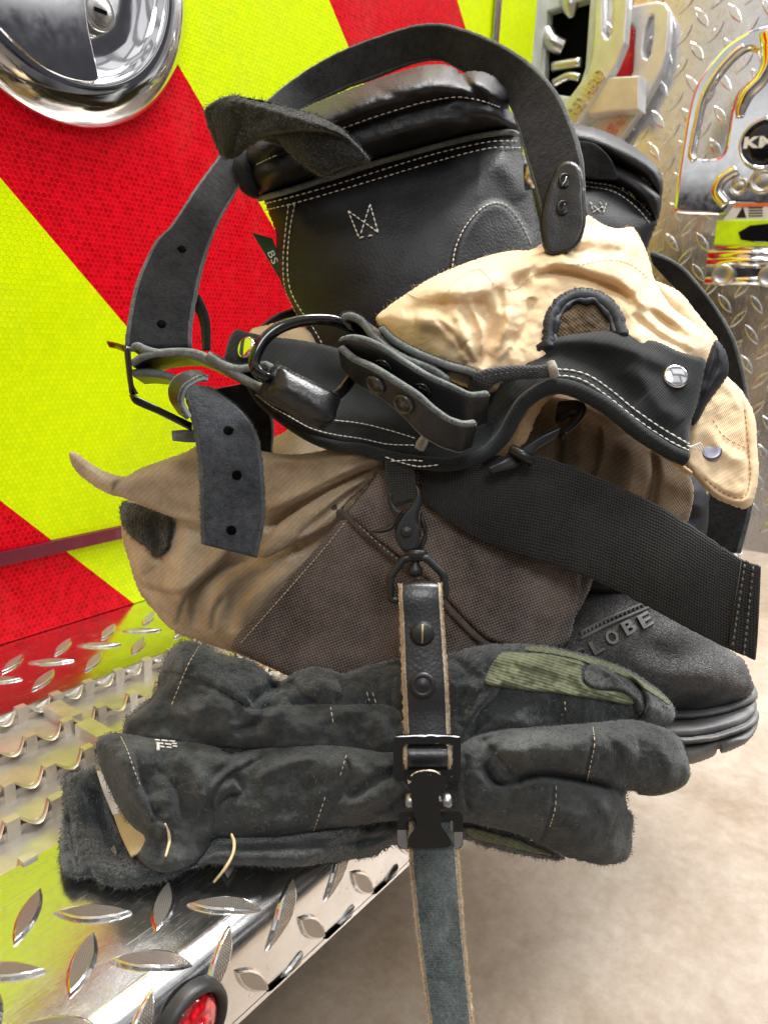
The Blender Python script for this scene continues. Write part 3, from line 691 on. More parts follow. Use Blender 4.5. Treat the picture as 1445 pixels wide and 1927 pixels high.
box(mb, (lc[0]-.0055, lc[1]-.0036, lc[2]-.0014), (lc[0]+.0055, lc[1]-.0029, lc[2]+.0014)); mb.build('key_slot', DARK, lk)

# --- side plate (faces left along the truck), cavity and cast brackets
XP = 1.2
mb = MB(); box(mb, (XP, .08, -.041), (XP+.004, WALL, 1.6)); side = mb.build('side_plate', ALU2, truck)
cs = []
for i in range(0, 20):
    for j in range(0, 26):
        u = .12+.0415*i*1.0; v = -.02+.0415*j
        cs.append((u, v, math.radians(52))); cs.append((u+.0207, v+.0207, math.radians(-52)))
cs = [c for c in cs if .10 < c[0] < .57 and -.02 < c[1] < .95]
mb = MB(); diamonds(mb, cs, lambda u, v, h: (XP-h, u, v), hgt=.0022, Ld=.034); mb.build('raised_tread', [ALU2, ALU2], side)
def sp(px, py, X=XP): q = onplane(px, py, 0, X); return (q[1], q[2])
def sideplate(name, loops, X, th, m, par, bev=.002, label=None):
    mb = MB(); plate(mb, [[sp(px, py, X) for px, py in lp] for lp in loops], lambda y, z, h: (X-h-0, y, z), th, bev, smooth=False); return mb.build(name, m, par, label)
# recessed pocket
q = [(1042, 38), (1132, 8), (1122, 150), (1104, 200), (1062, 205), (1034, 205)]
pocket = sideplate('pocket_frame', [[(1036, -40), (1150, -60), (1140, 215), (1028, 240)], [(1046, 36), (1128, 6), (1118, 140), (1100, 196), (1040, 190)][::-1]], XP-.012, .024, CASTG, side, .002)
sideplate('pocket_recess', [[(1030, -30), (1150, -50), (1140, 210), (1030, 236)]], XP-.002, .003, DARK, pocket, 0)
mb = MB(); 
tube(mb, [np.array([XP-.014, *sp(1050, 78)]), np.array([XP-.02, *sp(1060, 96)]), np.array([XP-.012, *sp(1078, 104)])], .012, 12); tube(mb, [np.array([XP-.02, *sp(1092, 10)]), np.array([XP-.02, *sp(1094, 34)]), np.array([XP-.02, *sp(1097, 52)])], [.014, .012, .004], 12)
tube(mb, [np.array([XP-.02, *sp(1062, 142)]), np.array([XP-.02, *sp(1112, 132)])], .007, 10); tube(mb, [np.array([XP-.02, *sp(1064, 172)]), np.array([XP-.02, *sp(1090, 158)]), np.array([XP-.02, *sp(1110, 160)])], .006, 10)
mb.build('linkage', STEEL, pocket)
def sm(p, n=4): return [tuple(q) for q in cat(p, True, n=n)[:, :2]]
b1 = [(1129, -30), (1126, 56), (1121, 112), (1112, 142), (1090, 172), (1069, 200), (1058, 222), (1076, 236), (1092, 229), (1112, 202), (1138, 161), (1158, 129), (1176, 84), (1181, 19), (1183, -30)]
slot1 = [(1135, -20), (1134, 66), (1139, 78), (1147, 81), (1155, 76), (1159, 60), (1161, -20)]
X1 = 1.13; X2 = 1.165
br1 = sideplate('cast_bracket', [b1, slot1[::-1]], X1, .018, CAST, truck, .003)
b2 = [(1184, 21), (1235, 11), (1252, 14), (1259, 26), (1258, 60), (1254, 101), (1244, 135), (1234, 155), (1206, 207), (1168, 262), (1149, 268), (1120, 240), (1153, 209), (1190, 165), (1198, 135), (1201, 90), (1203, 56), (1196, 46), (1184, 48)]
slot2 = [(1222, 32), (1231, 27), (1237, 34), (1236, 70), (1230, 108), (1221, 119), (1211, 115), (1209, 100), (1214, 60)]
br2 = sideplate('cast_bracket', [b2, slot2[::-1]], X2, .018, CAST, truck, .003)
mb = MB(); plate(mb, [[sp(px, py, X1) for px, py in [(1112, 168), (1156, 150), (1203, 148), (1202, 205), (1155, 208), (1112, 214)]]], lambda y, z, h: (X1+.008-h, y, z), .03, .002); mb.build('spacer_block', CAST, br1)
def raised(name, s, X, p0, p1, size, par, m, ext=.0012):
    a = np.array([0, *sp(*p0, X)]); b = np.array([0, *sp(*p1, X)]); d = _n(b-a); up = np.cross(d, [1, 0, 0]); up = -up if up[2] < 0 and abs(d[1]) > .5 else up
    V, f = text2d(s, size, ext, .0002*0); L = np.linalg.norm(b-a); sx = L/(np.ptp(V[:, 0])); V[:, 0] *= sx; c = (a+b)/2
    mb = MB(); mb.add([c+np.array([X-ext-v[2], 0, 0])+d*v[0]+up*v[1] for v in V], f, 0, smooth=False); return mb.build(name, m, par)
raised('embossed_letters', 'RED HEAD', X1-.0093, (1078, 216), (1134, 136), .026, br1, ALU, .0016)
raised('embossed_letters', 'RED HEAD', X2-.0093, (1146, 254), (1180, 212), .024, br2, ALU, .0016)
# red chevron's reflection in the side plate, painted as a solid strip
sideplate('red_reflection', [[(1158, 100), (1200, 50), (1203, 146), (1150, 150)]], XP-.006, .003, m_plain('painted_red_reflection', (.62, .01, .02), .25, coat=.4), side, .0003)
# chrome bracket with badge
X3 = 1.1
outer = [(1500, 40), (1440, 52), (1400, 62), (1378, 75), (1352, 95), (1326, 127), (1302, 164), (1289, 208), (1280, 260), (1271, 320), (1263, 385), (1264, 396), (1318, 398), (1346, 397), (1354, 378), (1400, 376), (1500, 374)]
win = [(1392, 86), (1410, 90), (1417, 104), (1419, 124), (1410, 142), (1396, 159), (1378, 175), (1367, 205), (1360, 250), (1353, 287), (1335, 304), (1306, 307), (1293, 302), (1290, 290), (1298, 242), (1311, 187), (1339, 138), (1368, 103)]
cb = sideplate('chrome_bracket', [sm(outer[:-0] if False else outer, 3), sm(win, 3)[::-1]], X3, .016, CHROME, truck, .004)
mb = MB()
tube(mb, [np.array([X3-.008, *sp(px, py, X3)]) for px, py in [(1427, 60), (1432, 85), (1430, 120), (1415, 150), (1392, 175), (1380, 200), (1376, 222)]], [.010, .011, .010, .009, .009, .008, .005], 12)
tube(mb, [np.array([X3-.008, *sp(px, py, X3)]) for px, py in [(1293, 304), (1288, 292), (1297, 240), (1310, 186), (1338, 136), (1370, 100), (1385, 90)]], .0045, 10)
tube(mb, [np.array([X3-.010, *sp(px, py, X3)]) for px, py in [(1372, 320), (1345, 338), (1335, 362), (1352, 386)]], .007, 12)
mb.build('rim', CHROME, cb)
mb = MB(); bc = np.array([X3-.008, *sp(1424, 270, X3)]); rb = .0305
lathe(mb, bc, (-1, 0, 0), [(rb, -.004), (rb, .006), (rb*.96, .010), (rb*.90, .010), (rb*.86, .007), (rb*.84, .006)], 48); bd = mb.build('badge', CHROME, cb)
mb = MB(); lathe(mb, bc, (-1, 0, 0), [(rb*.85, .0065), (rb*.6, .0072), (.001, .0075)], 40); mb.build('badge_face', BLKMET, bd)
V, f = text2d('KME', .017, .0004, .0008, 1.45)
mb = MB(); mb.add([bc+np.array([-.0082-v[2], -v[0], v[1]]) for v in V], f, 0, smooth=False); mb.build('badge_letters', m_plain('silver_letters', (.75, .75, .72), .4), bd)
for (px, py, r) in ((1375, 351, .011), (1419, 340, .016), (1465, 351, .011)):
    mb = MB(); c = np.array([X3-.008, *sp(px, py, X3)]); lathe(mb, c, (-1, 0, 0), [(r, 0), (r, .004), (r*.86, .007), (r*.7, .006), (r*.62, .003), (r*.5, .0035), (.001, .004)], 28); mb.build('fastener', STEEL, cb)
WL = m_plain('white_label', (.8, .8, .8), .45); OR = m_plain('orange_label', (.85, .16, .04), .45)
lab = sideplate('warning_label', [[(1366, 383), (1500, 376), (1500, 412), (1342, 414)]], X3-.006, .003, WL, cb, 0)
sideplate('label_band', [[(1366, 382), (1500, 375), (1500, 381), (1362, 388)]], X3-.0085, .001, OR, lab, 0)
mb = MB()
for (s, px, py, z, sx) in (('!', 1374, 399, .012, 1), ('▲', 1388, 400, .012, 1), ('WARNING', 1440, 396, .0, 1)):
    pass
for k in range(4):
    a = sp(1392, 391+5*k, X3); b2_ = sp(1418, 390+5*k, X3); box(mb, (X3-.0085, min(a[0], b2_[0]), a[1]-.0006), (X3-.0079, max(a[0], b2_[0]), a[1]+.0006))
a = sp(1380, 400, X3); V = [(X3-.0085, a[0]+.006, a[1]-.006), (X3-.0085, a[0]-.006, a[1]-.006), (X3-.0085, a[0], a[1]+.007), (X3-.0079, a[0]+.006, a[1]-.006), (X3-.0079, a[0]-.006, a[1]-.006), (X3-.0079, a[0], a[1]+.007)]
mb.add(V, [(0, 1, 2), (3, 5, 4), (0, 3, 4, 1), (1, 4, 5, 2), (2, 5, 3, 0)], smooth=False)
mb.build('label_print', BLACKPL, lab)
lampbox = sideplate('housing', [[(1338, 418), (1500, 412), (1500, 462), (1332, 458)]], X3, .02, SHEET if False else m_plain('yellow_plastic', (.60, .86, .0), .3, coat=.3), truck, .002)
sideplate('housing_window', [[(1372, 436), (1392, 424), (1440, 418), (1500, 418), (1500, 452), (1400, 452), (1376, 448)]], X3-.0095, .004, BLKMET, lampbox, .001)
mb = MB()
for (py, r, x0, x1) in ((464, .0035, 1332, 1500), (478, .006, 1318, 1500), (492, .007, 1316, 1500), (528, .0055, 1312, 1500)):
    a = np.array([X3-.005, *sp(x0, py, X3)]); b = np.array([X3-.005, *sp(x1, py-2, X3)]); tube(mb, [a, b], r, 10, n=2)
box(mb, (X3+.004, sp(1500, 500, X3)[0], sp(1400, 535, X3)[1]), (X3+.02, sp(1316, 500, X3)[0], sp(1400, 470, X3)[1]))
rl = mb.build('hinge_rail', CHROME, truck)
for (px, py) in ((1346, 517), (1431, 519)):
    mb = MB(); c = np.array([X3-.008, *sp(px, py, X3)]); lathe(mb, c, (-1, 0, 0), [(.0135, 0), (.0135, .006), (.0115, .009), (.010, .008), (.0085, .007), (.001, .008)], 28); mb.build('bolt', STEEL, rl)

_Rz = Matrix.Translation((1.17-.6, .36-.5, 0)) @ Matrix.Rotation(math.radians(7), 4, 'Z') @ Matrix.Translation((-1.17+.6, -.36+.5, 0))
def _desc(o): return [o]+[q for c in o.children for q in _desc(c)]
bpy.context.view_layer.update()
for _r in (side, cb, lampbox, rl):
    for _o in _desc(_r): _o.data.transform(_Rz)
# ================================================================ boots
FB = root('fire_boot', 'black leather boot in front with white W stitching, pull strap and rubber toe', 'boot', at(1000, 1400, .56), 'pair of fire boots')
mb = MB()
body = [(490, 352), (500, 340), (600, 318), (700, 290), (807, 262), (918, 238), (970, 242), (980, 255), (984, 290), (996, 335), (1008, 390), (1024, 457), (1045, 540), (1060, 640), (1040, 740), (800, 760), (640, 740), (600, 680), (572, 612), (545, 565), (528, 530), (520, 490), (519, 440), (505, 400)]
sh = relief(mb, body, [(500, 400, .545), (980, 300, .545), (1040, 640, .545), (620, 700, .535), (560, 600, .54)], T=.052, r=250, back=.09, step=4,
    folds=[([(930, 300), (960, 330), (985, 372)], 22, .0022), ([(560, 420), (590, 520), (640, 640)], 60, .002), ([(700, 400), (860, 330), (900, 330)], 50, -.002)],
    regions=[([(850, 520), (858, 470), (878, 425), (905, 392), (930, 381), (955, 390), (980, 420), (1002, 462), (1030, 560), (1010, 700), (840, 700)], .0035, 8)], noise=[(.0016, 130), (.0006, 40)], soft=400)
shaft = mb.build('shaft', LEAB, FB)
mb = MB()
colo = [(464, 300), (472, 318), (468, 335), (476, 352), (491, 373), (540, 359), (600, 342), (700, 310), (807, 278), (918, 252), (984, 252), (982, 236), (970, 220), (958, 204), (963, 188), (955, 168), (944, 157), (930, 143), (905, 134), (880, 134), (868, 139), (855, 127), (833, 121), (800, 122), (781, 126), (728, 142), (655, 168), (586, 196), (530, 225), (480, 255), (466, 275)]
sl = [(464, 322), (481, 311), (528, 289), (580, 267), (644, 242), (700, 222), (754, 205), (800, 192), (860, 183), (905, 190), (940, 201), (966, 210)]
c2 = relief(mb, colo, [(470, 330, .548), (700, 230, .54), (975, 210, .553)], T=.056, r=48, back=.09, step=3.5, soft=22,
    folds=[([(x-(40 if k == 0 else 0), y) for k, (x, y) in enumerate(sl)], 9, -.0058, 'n'), ([(500, 275), (600, 232), (720, 188), (830, 160), (900, 166)], 20, .006), ([(500, 335), (640, 288), (800, 238), (930, 222)], 20, .0075), ([(864, 122), (872, 148), (890, 168), (912, 184)], 7, -.006), ([(640, 195), (720, 166), (820, 140)], 14, .002), ([(885, 142), (912, 158), (935, 182)], 11, .003), ([(850, 200), (880, 225), (940, 235)], 9, -.0018), ([(700, 160), (740, 180), (800, 185)], 8, -.0015)], noise=[(.0022, 75), (.0011, 24), (.0004, 9)])
collar = mb.build('padded_collar', LEAB, FB)
mb = MB()  # raw folded edge under the collar
e = [(488, 374, 0), (540, 360, 0), (591, 344, 0), (640, 329, 0), (697, 310, 0), (760, 292, 0), (807, 279, 0), (870, 263, 0), (918, 253, 0), (960, 249, 0), (982, 256, 0)]
ep = pline([(a, b) for a, b, _ in e], sh.d, .0035); tube(mb, ep[::3], .0019, 8, m=0, n=4); edgefuzz(mb, ep, 500, .0014, 1)
mb.build('collar_edge', [EDGE, FIB], FB)
mb = MB()
def row(pts, S, off=.0009, **k): stitch(mb, pline(pts, S.d, off), **k)
row([(497, 384), (560, 368), (640, 345), (700, 326), (807, 293), (880, 275), (930, 266), (976, 266)], sh, off=.0012, ln=.0030, gap=.0014)
row([(498, 396), (560, 381), (640, 358), (700, 340), (807, 308), (880, 288), (930, 278), (980, 279)], sh, ln=.0030, gap=.0014)
row([(483, 310), (510, 297), (530, 289)], c2, off=.001); row([(644, 242), (700, 222), (754, 205), (800, 192), (860, 183), (905, 190), (940, 202)], c2, off=.0015, ln=.0030, gap=.0014)
row([(543, 386), (538, 430), (533, 490), (536, 540), (552, 580), (580, 625), (600, 660)], sh, ln=.0026); row([(555, 384), (546, 430), (541, 490), (545, 540), (561, 576), (590, 618), (608, 650)], sh, ln=.0026)
row([(543, 386), (556, 384)], sh, ln=.002)
row([(850, 512), (856, 470), (872, 432), (895, 402), (920, 384), (945, 383), (968, 402), (988, 435), (1002, 468)], sh, ln=.0026, gap=.001)
for a, b in (((655, 397), (676, 449)), ((655, 397), (712, 438)), ((696, 384), (712, 440)), ((696, 386), (676, 449)), ((676, 449), (690, 443)), ((692, 445), (712, 440))):
    row([a, ((a[0]+b[0])/2, (a[1]+b[1])/2), b], sh, ln=.0034, gap=.0009, r=.0006, new=a == (655, 397) and b == (676, 449))
mb.build('stitching', THREAD, FB)
# pull strap, twisted loop
mb = MB()
ribbon(mb, [(690, 303, .462), (662, 262, .458), (615, 230, .455), (560, 208, .455), (500, 195, .458), (440, 181, .465), (405, 190, .475)],
       [(612, 335, .470), (575, 312, .466), (545, 285, .470), (500, 268, .480), (470, 262, .488), (425, 300, .492), (392, 225, .488)], .003, 0, 0, n=8, jag=.0002, bulge=.003)
pl = relief(mb, [(384, 210), (400, 192), (425, 181), (450, 180), (500, 192), (560, 207), (600, 220), (640, 240), (670, 268), (696, 300), (690, 306), (640, 318), (605, 333), (585, 322), (555, 300), (535, 280), (520, 262), (498, 262), (465, 280), (448, 296), (432, 300), (415, 292), (398, 255)],
   [(400, 200, .478), (450, 290, .488), (560, 230, .455), (690, 300, .462), (600, 320, .464)], T=.005, r=26, back=.004, step=3,
   folds=[([(478, 270), (500, 255), (540, 248), (600, 245), (650, 262), (694, 300)], 22, .006, 's'), ([(400, 200), (420, 250), (440, 295)], 14, -.002), ([(430, 185), (500, 205), (560, 225), (620, 240)], 14, .003)], noise=[(.0012, 22), (.0006, 9)], ragged=.5, m=0)
fuzz(mb, pl, 2600, .0022, 1, edge=.3)
mb.build('pull_strap', [VELC, FIB], FB)
mb = MB(); inner_loop = relief(mb, [(440, 300), (465, 282), (476, 300), (478, 330), (490, 370), (478, 374), (455, 362), (445, 335)], .53, T=.012, r=30, step=4); mb.build('pull_strap', SUE, FB)
# side label
mb = MB(); ribbon(mb, [(474, 438, .545), (498, 478, .545), (524, 522, .54)], [(512, 448, .540), (520, 470, .536), (528, 500, .534)], .0008, 0, n=6)
tagp = mb.build('side_tag', m_cloth('green_tag', (.01, .045, .03), (.02, .075, .05), pitch=.001, cross=True), FB)
def pxtext(mb, s, cx, cy, wpx, hpx, ang, dfun, ext=.0006, m=0, bold=.0, off=.0006):
    V, f = text2d(s, 1, .5, bold); V[:, 0] *= wpx/np.ptp(V[:, 0]); V[:, 1] *= hpx/np.ptp(V[:, 1]); ca, sa = math.cos(ang), math.sin(ang)
    X = cx+V[:, 0]*ca+V[:, 1]*sa; Y = cy+V[:, 0]*sa-V[:, 1]*ca   # y up in text
    D = dfun(X, Y)-off-np.where(V[:, 2] > 0, ext, 0); mb.add(at(X, Y, D), f, m, smooth=False)
mb = MB(); pxtext(mb, 'BS', 513, 484, 24, 13, math.radians(66), lambda x, y: np.full(np.shape(x), .5365), .0004); mb.build('tag_letters', THREAD, tagp)

# rubber foot
tb = [(700, 1200, .60), (1100, 1100, .50), (1400, 1240, .49), (1250, 1400, .485), (1100, 1350, .485)]
mb = MB()
toe = relief(mb, [(900, 1180), (1000, 1110), (1090, 1080), (1180, 1085), (1260, 1130), (1330, 1185), (1370, 1220), (1400, 1243), (1411, 1270), (1418, 1295), (1405, 1312), (1366, 1328), (1313, 1340), (1260, 1346), (1150, 1350), (900, 1350)], tb, T=.055, r=150, back=.06, step=4,
   folds=[([(1190, 1210), (1260, 1235), (1320, 1225), (1370, 1205)], 26, -.006), ([(1200, 1280), (1290, 1290), (1370, 1270)], 30, .002)], noise=[(.002, 90)])
cap = mb.build('toe_cap', TOE, FB)
mb = MB()
rr = relief(mb, [(950, 1150), (1080, 1150), (1150, 1150), (1240, 1120), (1235, 1085), (1150, 1050), (1000, 1050), (950, 1100)], tb, T=.056, r=120, back=.02, step=4, folds=[([(1120, 1190), (1180, 1160), (1240, 1135)], 8, .002)])
rr2 = mb.build('vamp', RUBBER, FB)
mb = MB()
for k, o in enumerate((0, 12)): tube(mb, pline([(1090, 1203-o), (1135, 1180-o), (1185, 1158-o), (1236, 1136-o)], toe.d, .0006)[::4], .0011, 6, n=2)
P = pline([(1095, 1194), (1135, 1174), (1185, 1151), (1234, 1130)], toe.d, .0008)
for k in range(0, len(P)-1, 2): tube(mb, [P[k]-UPV*.0012, P[k]+UPV*.0012], .0006, 5, n=1, smoothp=False)
for s, cx, cy in (('G', 1093, 1234), ('L', 1122, 1218), ('O', 1152, 1200), ('B', 1183, 1181), ('E', 1214, 1168)):
    pxtext(mb, s, cx, cy, 23, 27, math.radians(-29), toe.d, .0018, 0, .03, off=.0006)
mb.build('raised_lettering', m_plain('moulded_letters', (.15, .145, .14), .55), cap)
mb = MB()
sb = [(1000, 1360, .475), (1273, 1360, .475), (1424, 1330, .495)]
relief(mb, [(900, 1352), (1200, 1342), (1273, 1331), (1313, 1331), (1366, 1320), (1400, 1305), (1416, 1288), (1424, 1300), (1424, 1316), (1405, 1330), (1366, 1344), (1313, 1354), (1260, 1358), (900, 1375)], sb, T=.037, r=30, back=.06, step=3)
relief(mb, [(900, 1366), (1260, 1354), (1313, 1350), (1366, 1340), (1405, 1326), (1420, 1316), (1422, 1340), (1402, 1362), (1366, 1376), (1340, 1384), (1289, 1391), (900, 1400)], sb, T=.034, r=36, back=.06, step=3)
relief(mb, [(900, 1392), (1289, 1384), (1340, 1378), (1366, 1370), (1402, 1356), (1422, 1336), (1428, 1350), (1420, 1366), (1393, 1382), (1340, 1397), (1289, 1404), (900, 1412)], sb, T=.0365, r=22, back=.06, step=3)
mb.build('midsole', SOLE, FB)
mb = MB()
relief(mb, [(900, 1404), (1289, 1400), (1340, 1393), (1393, 1378), (1424, 1356), (1421, 1376), (1410, 1392), (1398, 1402), (1358, 1418), (1350, 1406), (1344, 1422), (1300, 1438), (1200, 1450), (900, 1450)], sb, T=.034, r=44, back=.06, step=3)
mb.build('outsole', SOLE, FB)

BB = root('fire_boot', 'second black leather boot standing behind, only its collar and upper shaft showing at right', 'boot', at(1150, 900, .72), 'pair of fire boots')
mb = MB()
s2 = relief(mb, [(1000, 330), (1095, 330), (1157, 345), (1205, 378), (1236, 415), (1228, 440), (1219, 465), (1215, 500), (1232, 640), (1220, 800), (1040, 800), (1000, 560)], .70, T=.05, r=140, back=.08, step=5, noise=[(.001, 60)])
mb.build('shaft', LEAB, BB)
mb = MB()
k1 = relief(mb, [(1020, 260), (1092, 272), (1141, 296), (1205, 328), (1236, 356), (1245, 372), (1238, 415), (1228, 412), (1205, 382), (1157, 348), (1095, 333), (1010, 330)], .70, T=.055, r=60, back=.08, step=4, noise=[(.001, 50)])
k2 = relief(mb, [(1030, 225), (1083, 233), (1134, 245), (1170, 262), (1199, 280), (1225, 300), (1240, 318), (1247, 345), (1243, 375), (1232, 362), (1205, 334), (1141, 302), (1092, 282), (1020, 275)], .70, T=.058, r=60, back=.08, step=4, noise=[(.001, 50)])
mb.build('padded_collar', LEAB, BB)
mb = MB()
row([(1141, 299), (1175, 314), (1205, 332), (1230, 354)], k1, off=.0012, ln=.0034); row([(1100, 342), (1157, 352), (1200, 380), (1226, 408)], s2, off=.001, ln=.0034); row([(1100, 350), (1154, 361), (1196, 390), (1222, 420)], s2, off=.001, ln=.0034)
for a, b in (((1109, 380), (1118, 402)), ((1114, 400), (1140, 385)), ((1128, 380), (1138, 400)), ((1140, 382), (1134, 402)), ((1109, 380), (1130, 400))): row([a, b], s2, ln=.004, new=a == (1109, 380) and b == (1118, 402))
mb.build('stitching', THREAD, BB)
mb = MB(); ribbon(mb, [(1085, 262, .66), (1120, 270, .655), (1150, 300, .655), (1162, 335, .66)], [(1085, 330, .66), (1110, 335, .66), (1135, 338, .66), (1158, 338, .66)], .003); mb.build('pull_strap', SUE, BB)

# ================================================================ bunker pants
BP = root('bunker_pants', 'tan bunker trousers with black waistband rolled down around the boots', 'trousers', at(700, 1250, .52))
mb = MB()
shell = [(250, 930), (232, 955), (230, 1010), (244, 1060), (260, 1110), (290, 1150), (330, 1190), (400, 1215), (470, 1240), (560, 1275), (700, 1300), (900, 1290), (1040, 1240), (1100, 1130), (1190, 1010), (1280, 960), (1290, 880), (1230, 780), (1100, 720), (980, 700), (850, 760), (700, 790), (560, 800), (520, 820), (400, 850), (300, 885)]
S1 = relief(mb, shell, [(250, 1000, .515), (400, 1100, .495), (700, 1000, .492), (800, 1150, .492), (1000, 900, .50), (1250, 880, .51)], T=.033, r=130, back=.05, step=4,
   folds=[([(250, 1090), (300, 1060), (340, 1010)], 9, .004, 's'), ([(330, 1180), (345, 1130), (380, 1090), (440, 1050)], 14, .006, 's'), ([(400, 1190), (405, 1150), (425, 1120)], 6, -.004), ([(470, 1170), (520, 1110), (590, 1050), (640, 1000)], 8, .003, 's'), ([(520, 1060), (580, 1020), (630, 985)], 5, -.003), ([(440, 1020), (500, 1030), (560, 1010)], 7, .004, 's'), ([(260, 1030), (300, 1050), (330, 1090)], 7, -.003), ([(225, 1075), (300, 1110), (360, 1110), (415, 1060), (445, 1010)], 26, .008, 's'), ([(370, 1180), (368, 1140), (380, 1100), (420, 1065), (470, 1040)], 11, -.009), ([(400, 1200), (400, 1150), (420, 1105), (470, 1075), (560, 1035)], 18, .007),
     ([(430, 1215), (455, 1150), (520, 1080), (600, 1010), (660, 940)], 26, .006), ([(440, 1190), (440, 1140), (470, 1095), (540, 1060)], 12, -.005), ([(500, 1000), (560, 960), (640, 925), (720, 880)], 12, -.009), ([(480, 1010), (560, 985), (620, 950)], 13, .006), ([(330, 1150), (340, 1080), (350, 1000), (330, 950)], 26, .007), ([(285, 1130), (300, 1040), (290, 980)], 14, -.005),
     ([(1020, 760), (1010, 860), (1005, 960)], 8, -.007), ([(1115, 780), (1125, 840), (1100, 920)], 14, -.008), ([(1060, 770), (1062, 850), (1050, 910)], 20, .006), ([(1170, 800), (1180, 880), (1160, 940)], 22, .007), ([(1225, 820), (1235, 900), (1215, 960)], 10, -.007)],
   noise=[(.0035, 120), (.0018, 45), (.0006, 16)], ragged=.3)
mb.build('outer_shell', SHELL, BP)
# brown pleats to the right below the flap
mb = MB()
S1b = relief(mb, [(930, 760), (1010, 745), (1100, 760), (1200, 820), (1290, 885), (1305, 930), (1285, 1000), (1240, 1030), (1100, 1000), (1000, 920), (935, 880)], [(950, 820, .466), (1290, 950, .475)], T=.012, r=60, back=.01, step=3,
   folds=[([(1055, 760), (1053, 830), (1048, 900)], 7, -.006), ([(1130, 800), (1130, 860), (1105, 930)], 10, .006, 's'), ([(1090, 780), (1090, 860), (1075, 910)], 18, .004), ([(1180, 820), (1185, 890), (1165, 960)], 24, .006), ([(1226, 850), (1232, 900), (1215, 990)], 9, -.006)], noise=[(.0015, 40)])
mb.build('inner_leg', BROWN, BP)
mb = MB()  # knee patch lower layer
KT = tps([(640, 975, .445), (440, 1215, .462), (560, 1275, .452), (720, 880, .442), (900, 1250, .436), (1060, 1215, .440), (1100, 1110, .442)])
def KB(x, y): a = KT(x, y); b = S1.d(x, y)-.0015; return np.minimum(a, b)
S2 = relief(mb, [(722, 872), (690, 915), (645, 972), (600, 1025), (545, 1088), (490, 1150), (435, 1213), (470, 1238), (520, 1262), (560, 1280), (700, 1320), (850, 1310), (1000, 1290), (1050, 1215), (1090, 1120), (1080, 1010), (960, 960), (820, 890)], KB, T=.006, r=16, back=.012, step=3.5,
   folds=[([(500, 1200), (640, 1140), (800, 1150)], 60, -.004)], noise=[(.0025, 110), (.0006, 30)])
S3 = relief(mb, [(724, 868), (700, 905), (668, 945), (655, 965), (690, 1000), (730, 1032), (770, 1062), (812, 1098), (850, 1140), (880, 1172), (915, 1203), (960, 1218), (1010, 1226), (1055, 1220), (1072, 1200), (1082, 1165), (1100, 1130), (1118, 1085), (1130, 1040), (1060, 1000), (980, 975), (900, 950), (840, 920), (800, 890), (790, 872)], lambda x, y: S2.d(x, y)-.001, T=.006, r=9, back=.002, step=3, noise=[(.0012, 90), (.0005, 25)], ragged=.4)
patch = mb.build('knee_patch', PATCH, BP)
mb = MB()
ep = pline([(620, 932), (632, 960), (655, 972), (690, 1006), (730, 1040), (770, 1070), (812, 1106), (850, 1150), (880, 1182), (915, 1212), (955, 1226)], S2.d, .0028)
tube(mb, ep[::4], .0019, 8, n=3); edgefuzz(mb, ep, 900, .0018, 1)
mb.build('pocket_edge', [m_suede('dark_raw_hem', (.022, .018, .017), (.13, .105, .095)), FIB], BP)
mb = MB()
row([(722, 892), (695, 925), (662, 968), (612, 1030), (558, 1092), (505, 1152), (452, 1212)], S2, off=.0006, ln=.0022, gap=.0005, r=.0004)
row([(668, 982), (720, 1030), (760, 1062), (800, 1100)], S2, off=.004, ln=.0024, gap=.0008, r=.00035)
mb.build('stitching', THREADT, BP)
mb = MB()  # pocket flap with upturned tip
FL = relief(mb, [(131, 852), (142, 851), (158, 862), (180, 877), (206, 890), (235, 896), (262, 882), (300, 868), (350, 850), (372, 838), (430, 835), (500, 850), (560, 855), (620, 846), (690, 842), (725, 852), (718, 874), (690, 884), (655, 900), (610, 922), (560, 948), (520, 968), (460, 975), (400, 985), (376, 986), (330, 975), (280, 957), (235, 938), (205, 930), (180, 917), (160, 903), (145, 888), (134, 872)],
   [(130, 855, .455), (220, 910, .462), (376, 900, .455), (560, 900, .448), (720, 860, .440), (376, 985, .462)], T=.007, r=22, back=.003, step=3,
   folds=[([(210, 925), (218, 908), (235, 896), (262, 885)], 14, .005, 's'), ([(230, 905), (300, 900), (370, 905), (450, 915)], 18, .004), ([(500, 960), (580, 925), (650, 890), (715, 862)], 12, .005), ([(500, 865), (600, 862), (690, 850)], 14, .003), ([(300, 950), (370, 968), (420, 972)], 14, -.003)], noise=[(.002, 60), (.0008, 20)], ragged=.25)
mb.build('pocket_flap', SHELL, BP)
mb = MB()  # second pleat below flap
FL2 = relief(mb, [(600, 935), (640, 912), (700, 886), (722, 876), (718, 892), (690, 915), (655, 945), (625, 985), (560, 1020), (500, 1050), (480, 1040), (520, 990), (560, 960)], [(600, 960, .450), (720, 880, .440)], T=.006, r=22, back=.004, step=3, folds=[([(560, 1010), (620, 960), (700, 900)], 6, -.004), ([(590, 975), (640, 930), (700, 890)], 8, .003)], noise=[(.001, 30)])
mb.build('pleat', SHELL, BP)
mb = MB()
VV = relief(mb, [(232, 945), (260, 948), (300, 962), (324, 972), (326, 1000), (318, 1030), (304, 1047), (290, 1045), (278, 1032), (255, 1015), (236, 995), (226, 970)], lambda x, y: S1.d(x, y)-.003, T=.004, r=12, back=.003, step=3, noise=[(.001, 15)], ragged=.8); fuzz(mb, VV, 900, .0018, 1)
mb.build('hook_and_loop_patch', [VELC, VELC], BP)
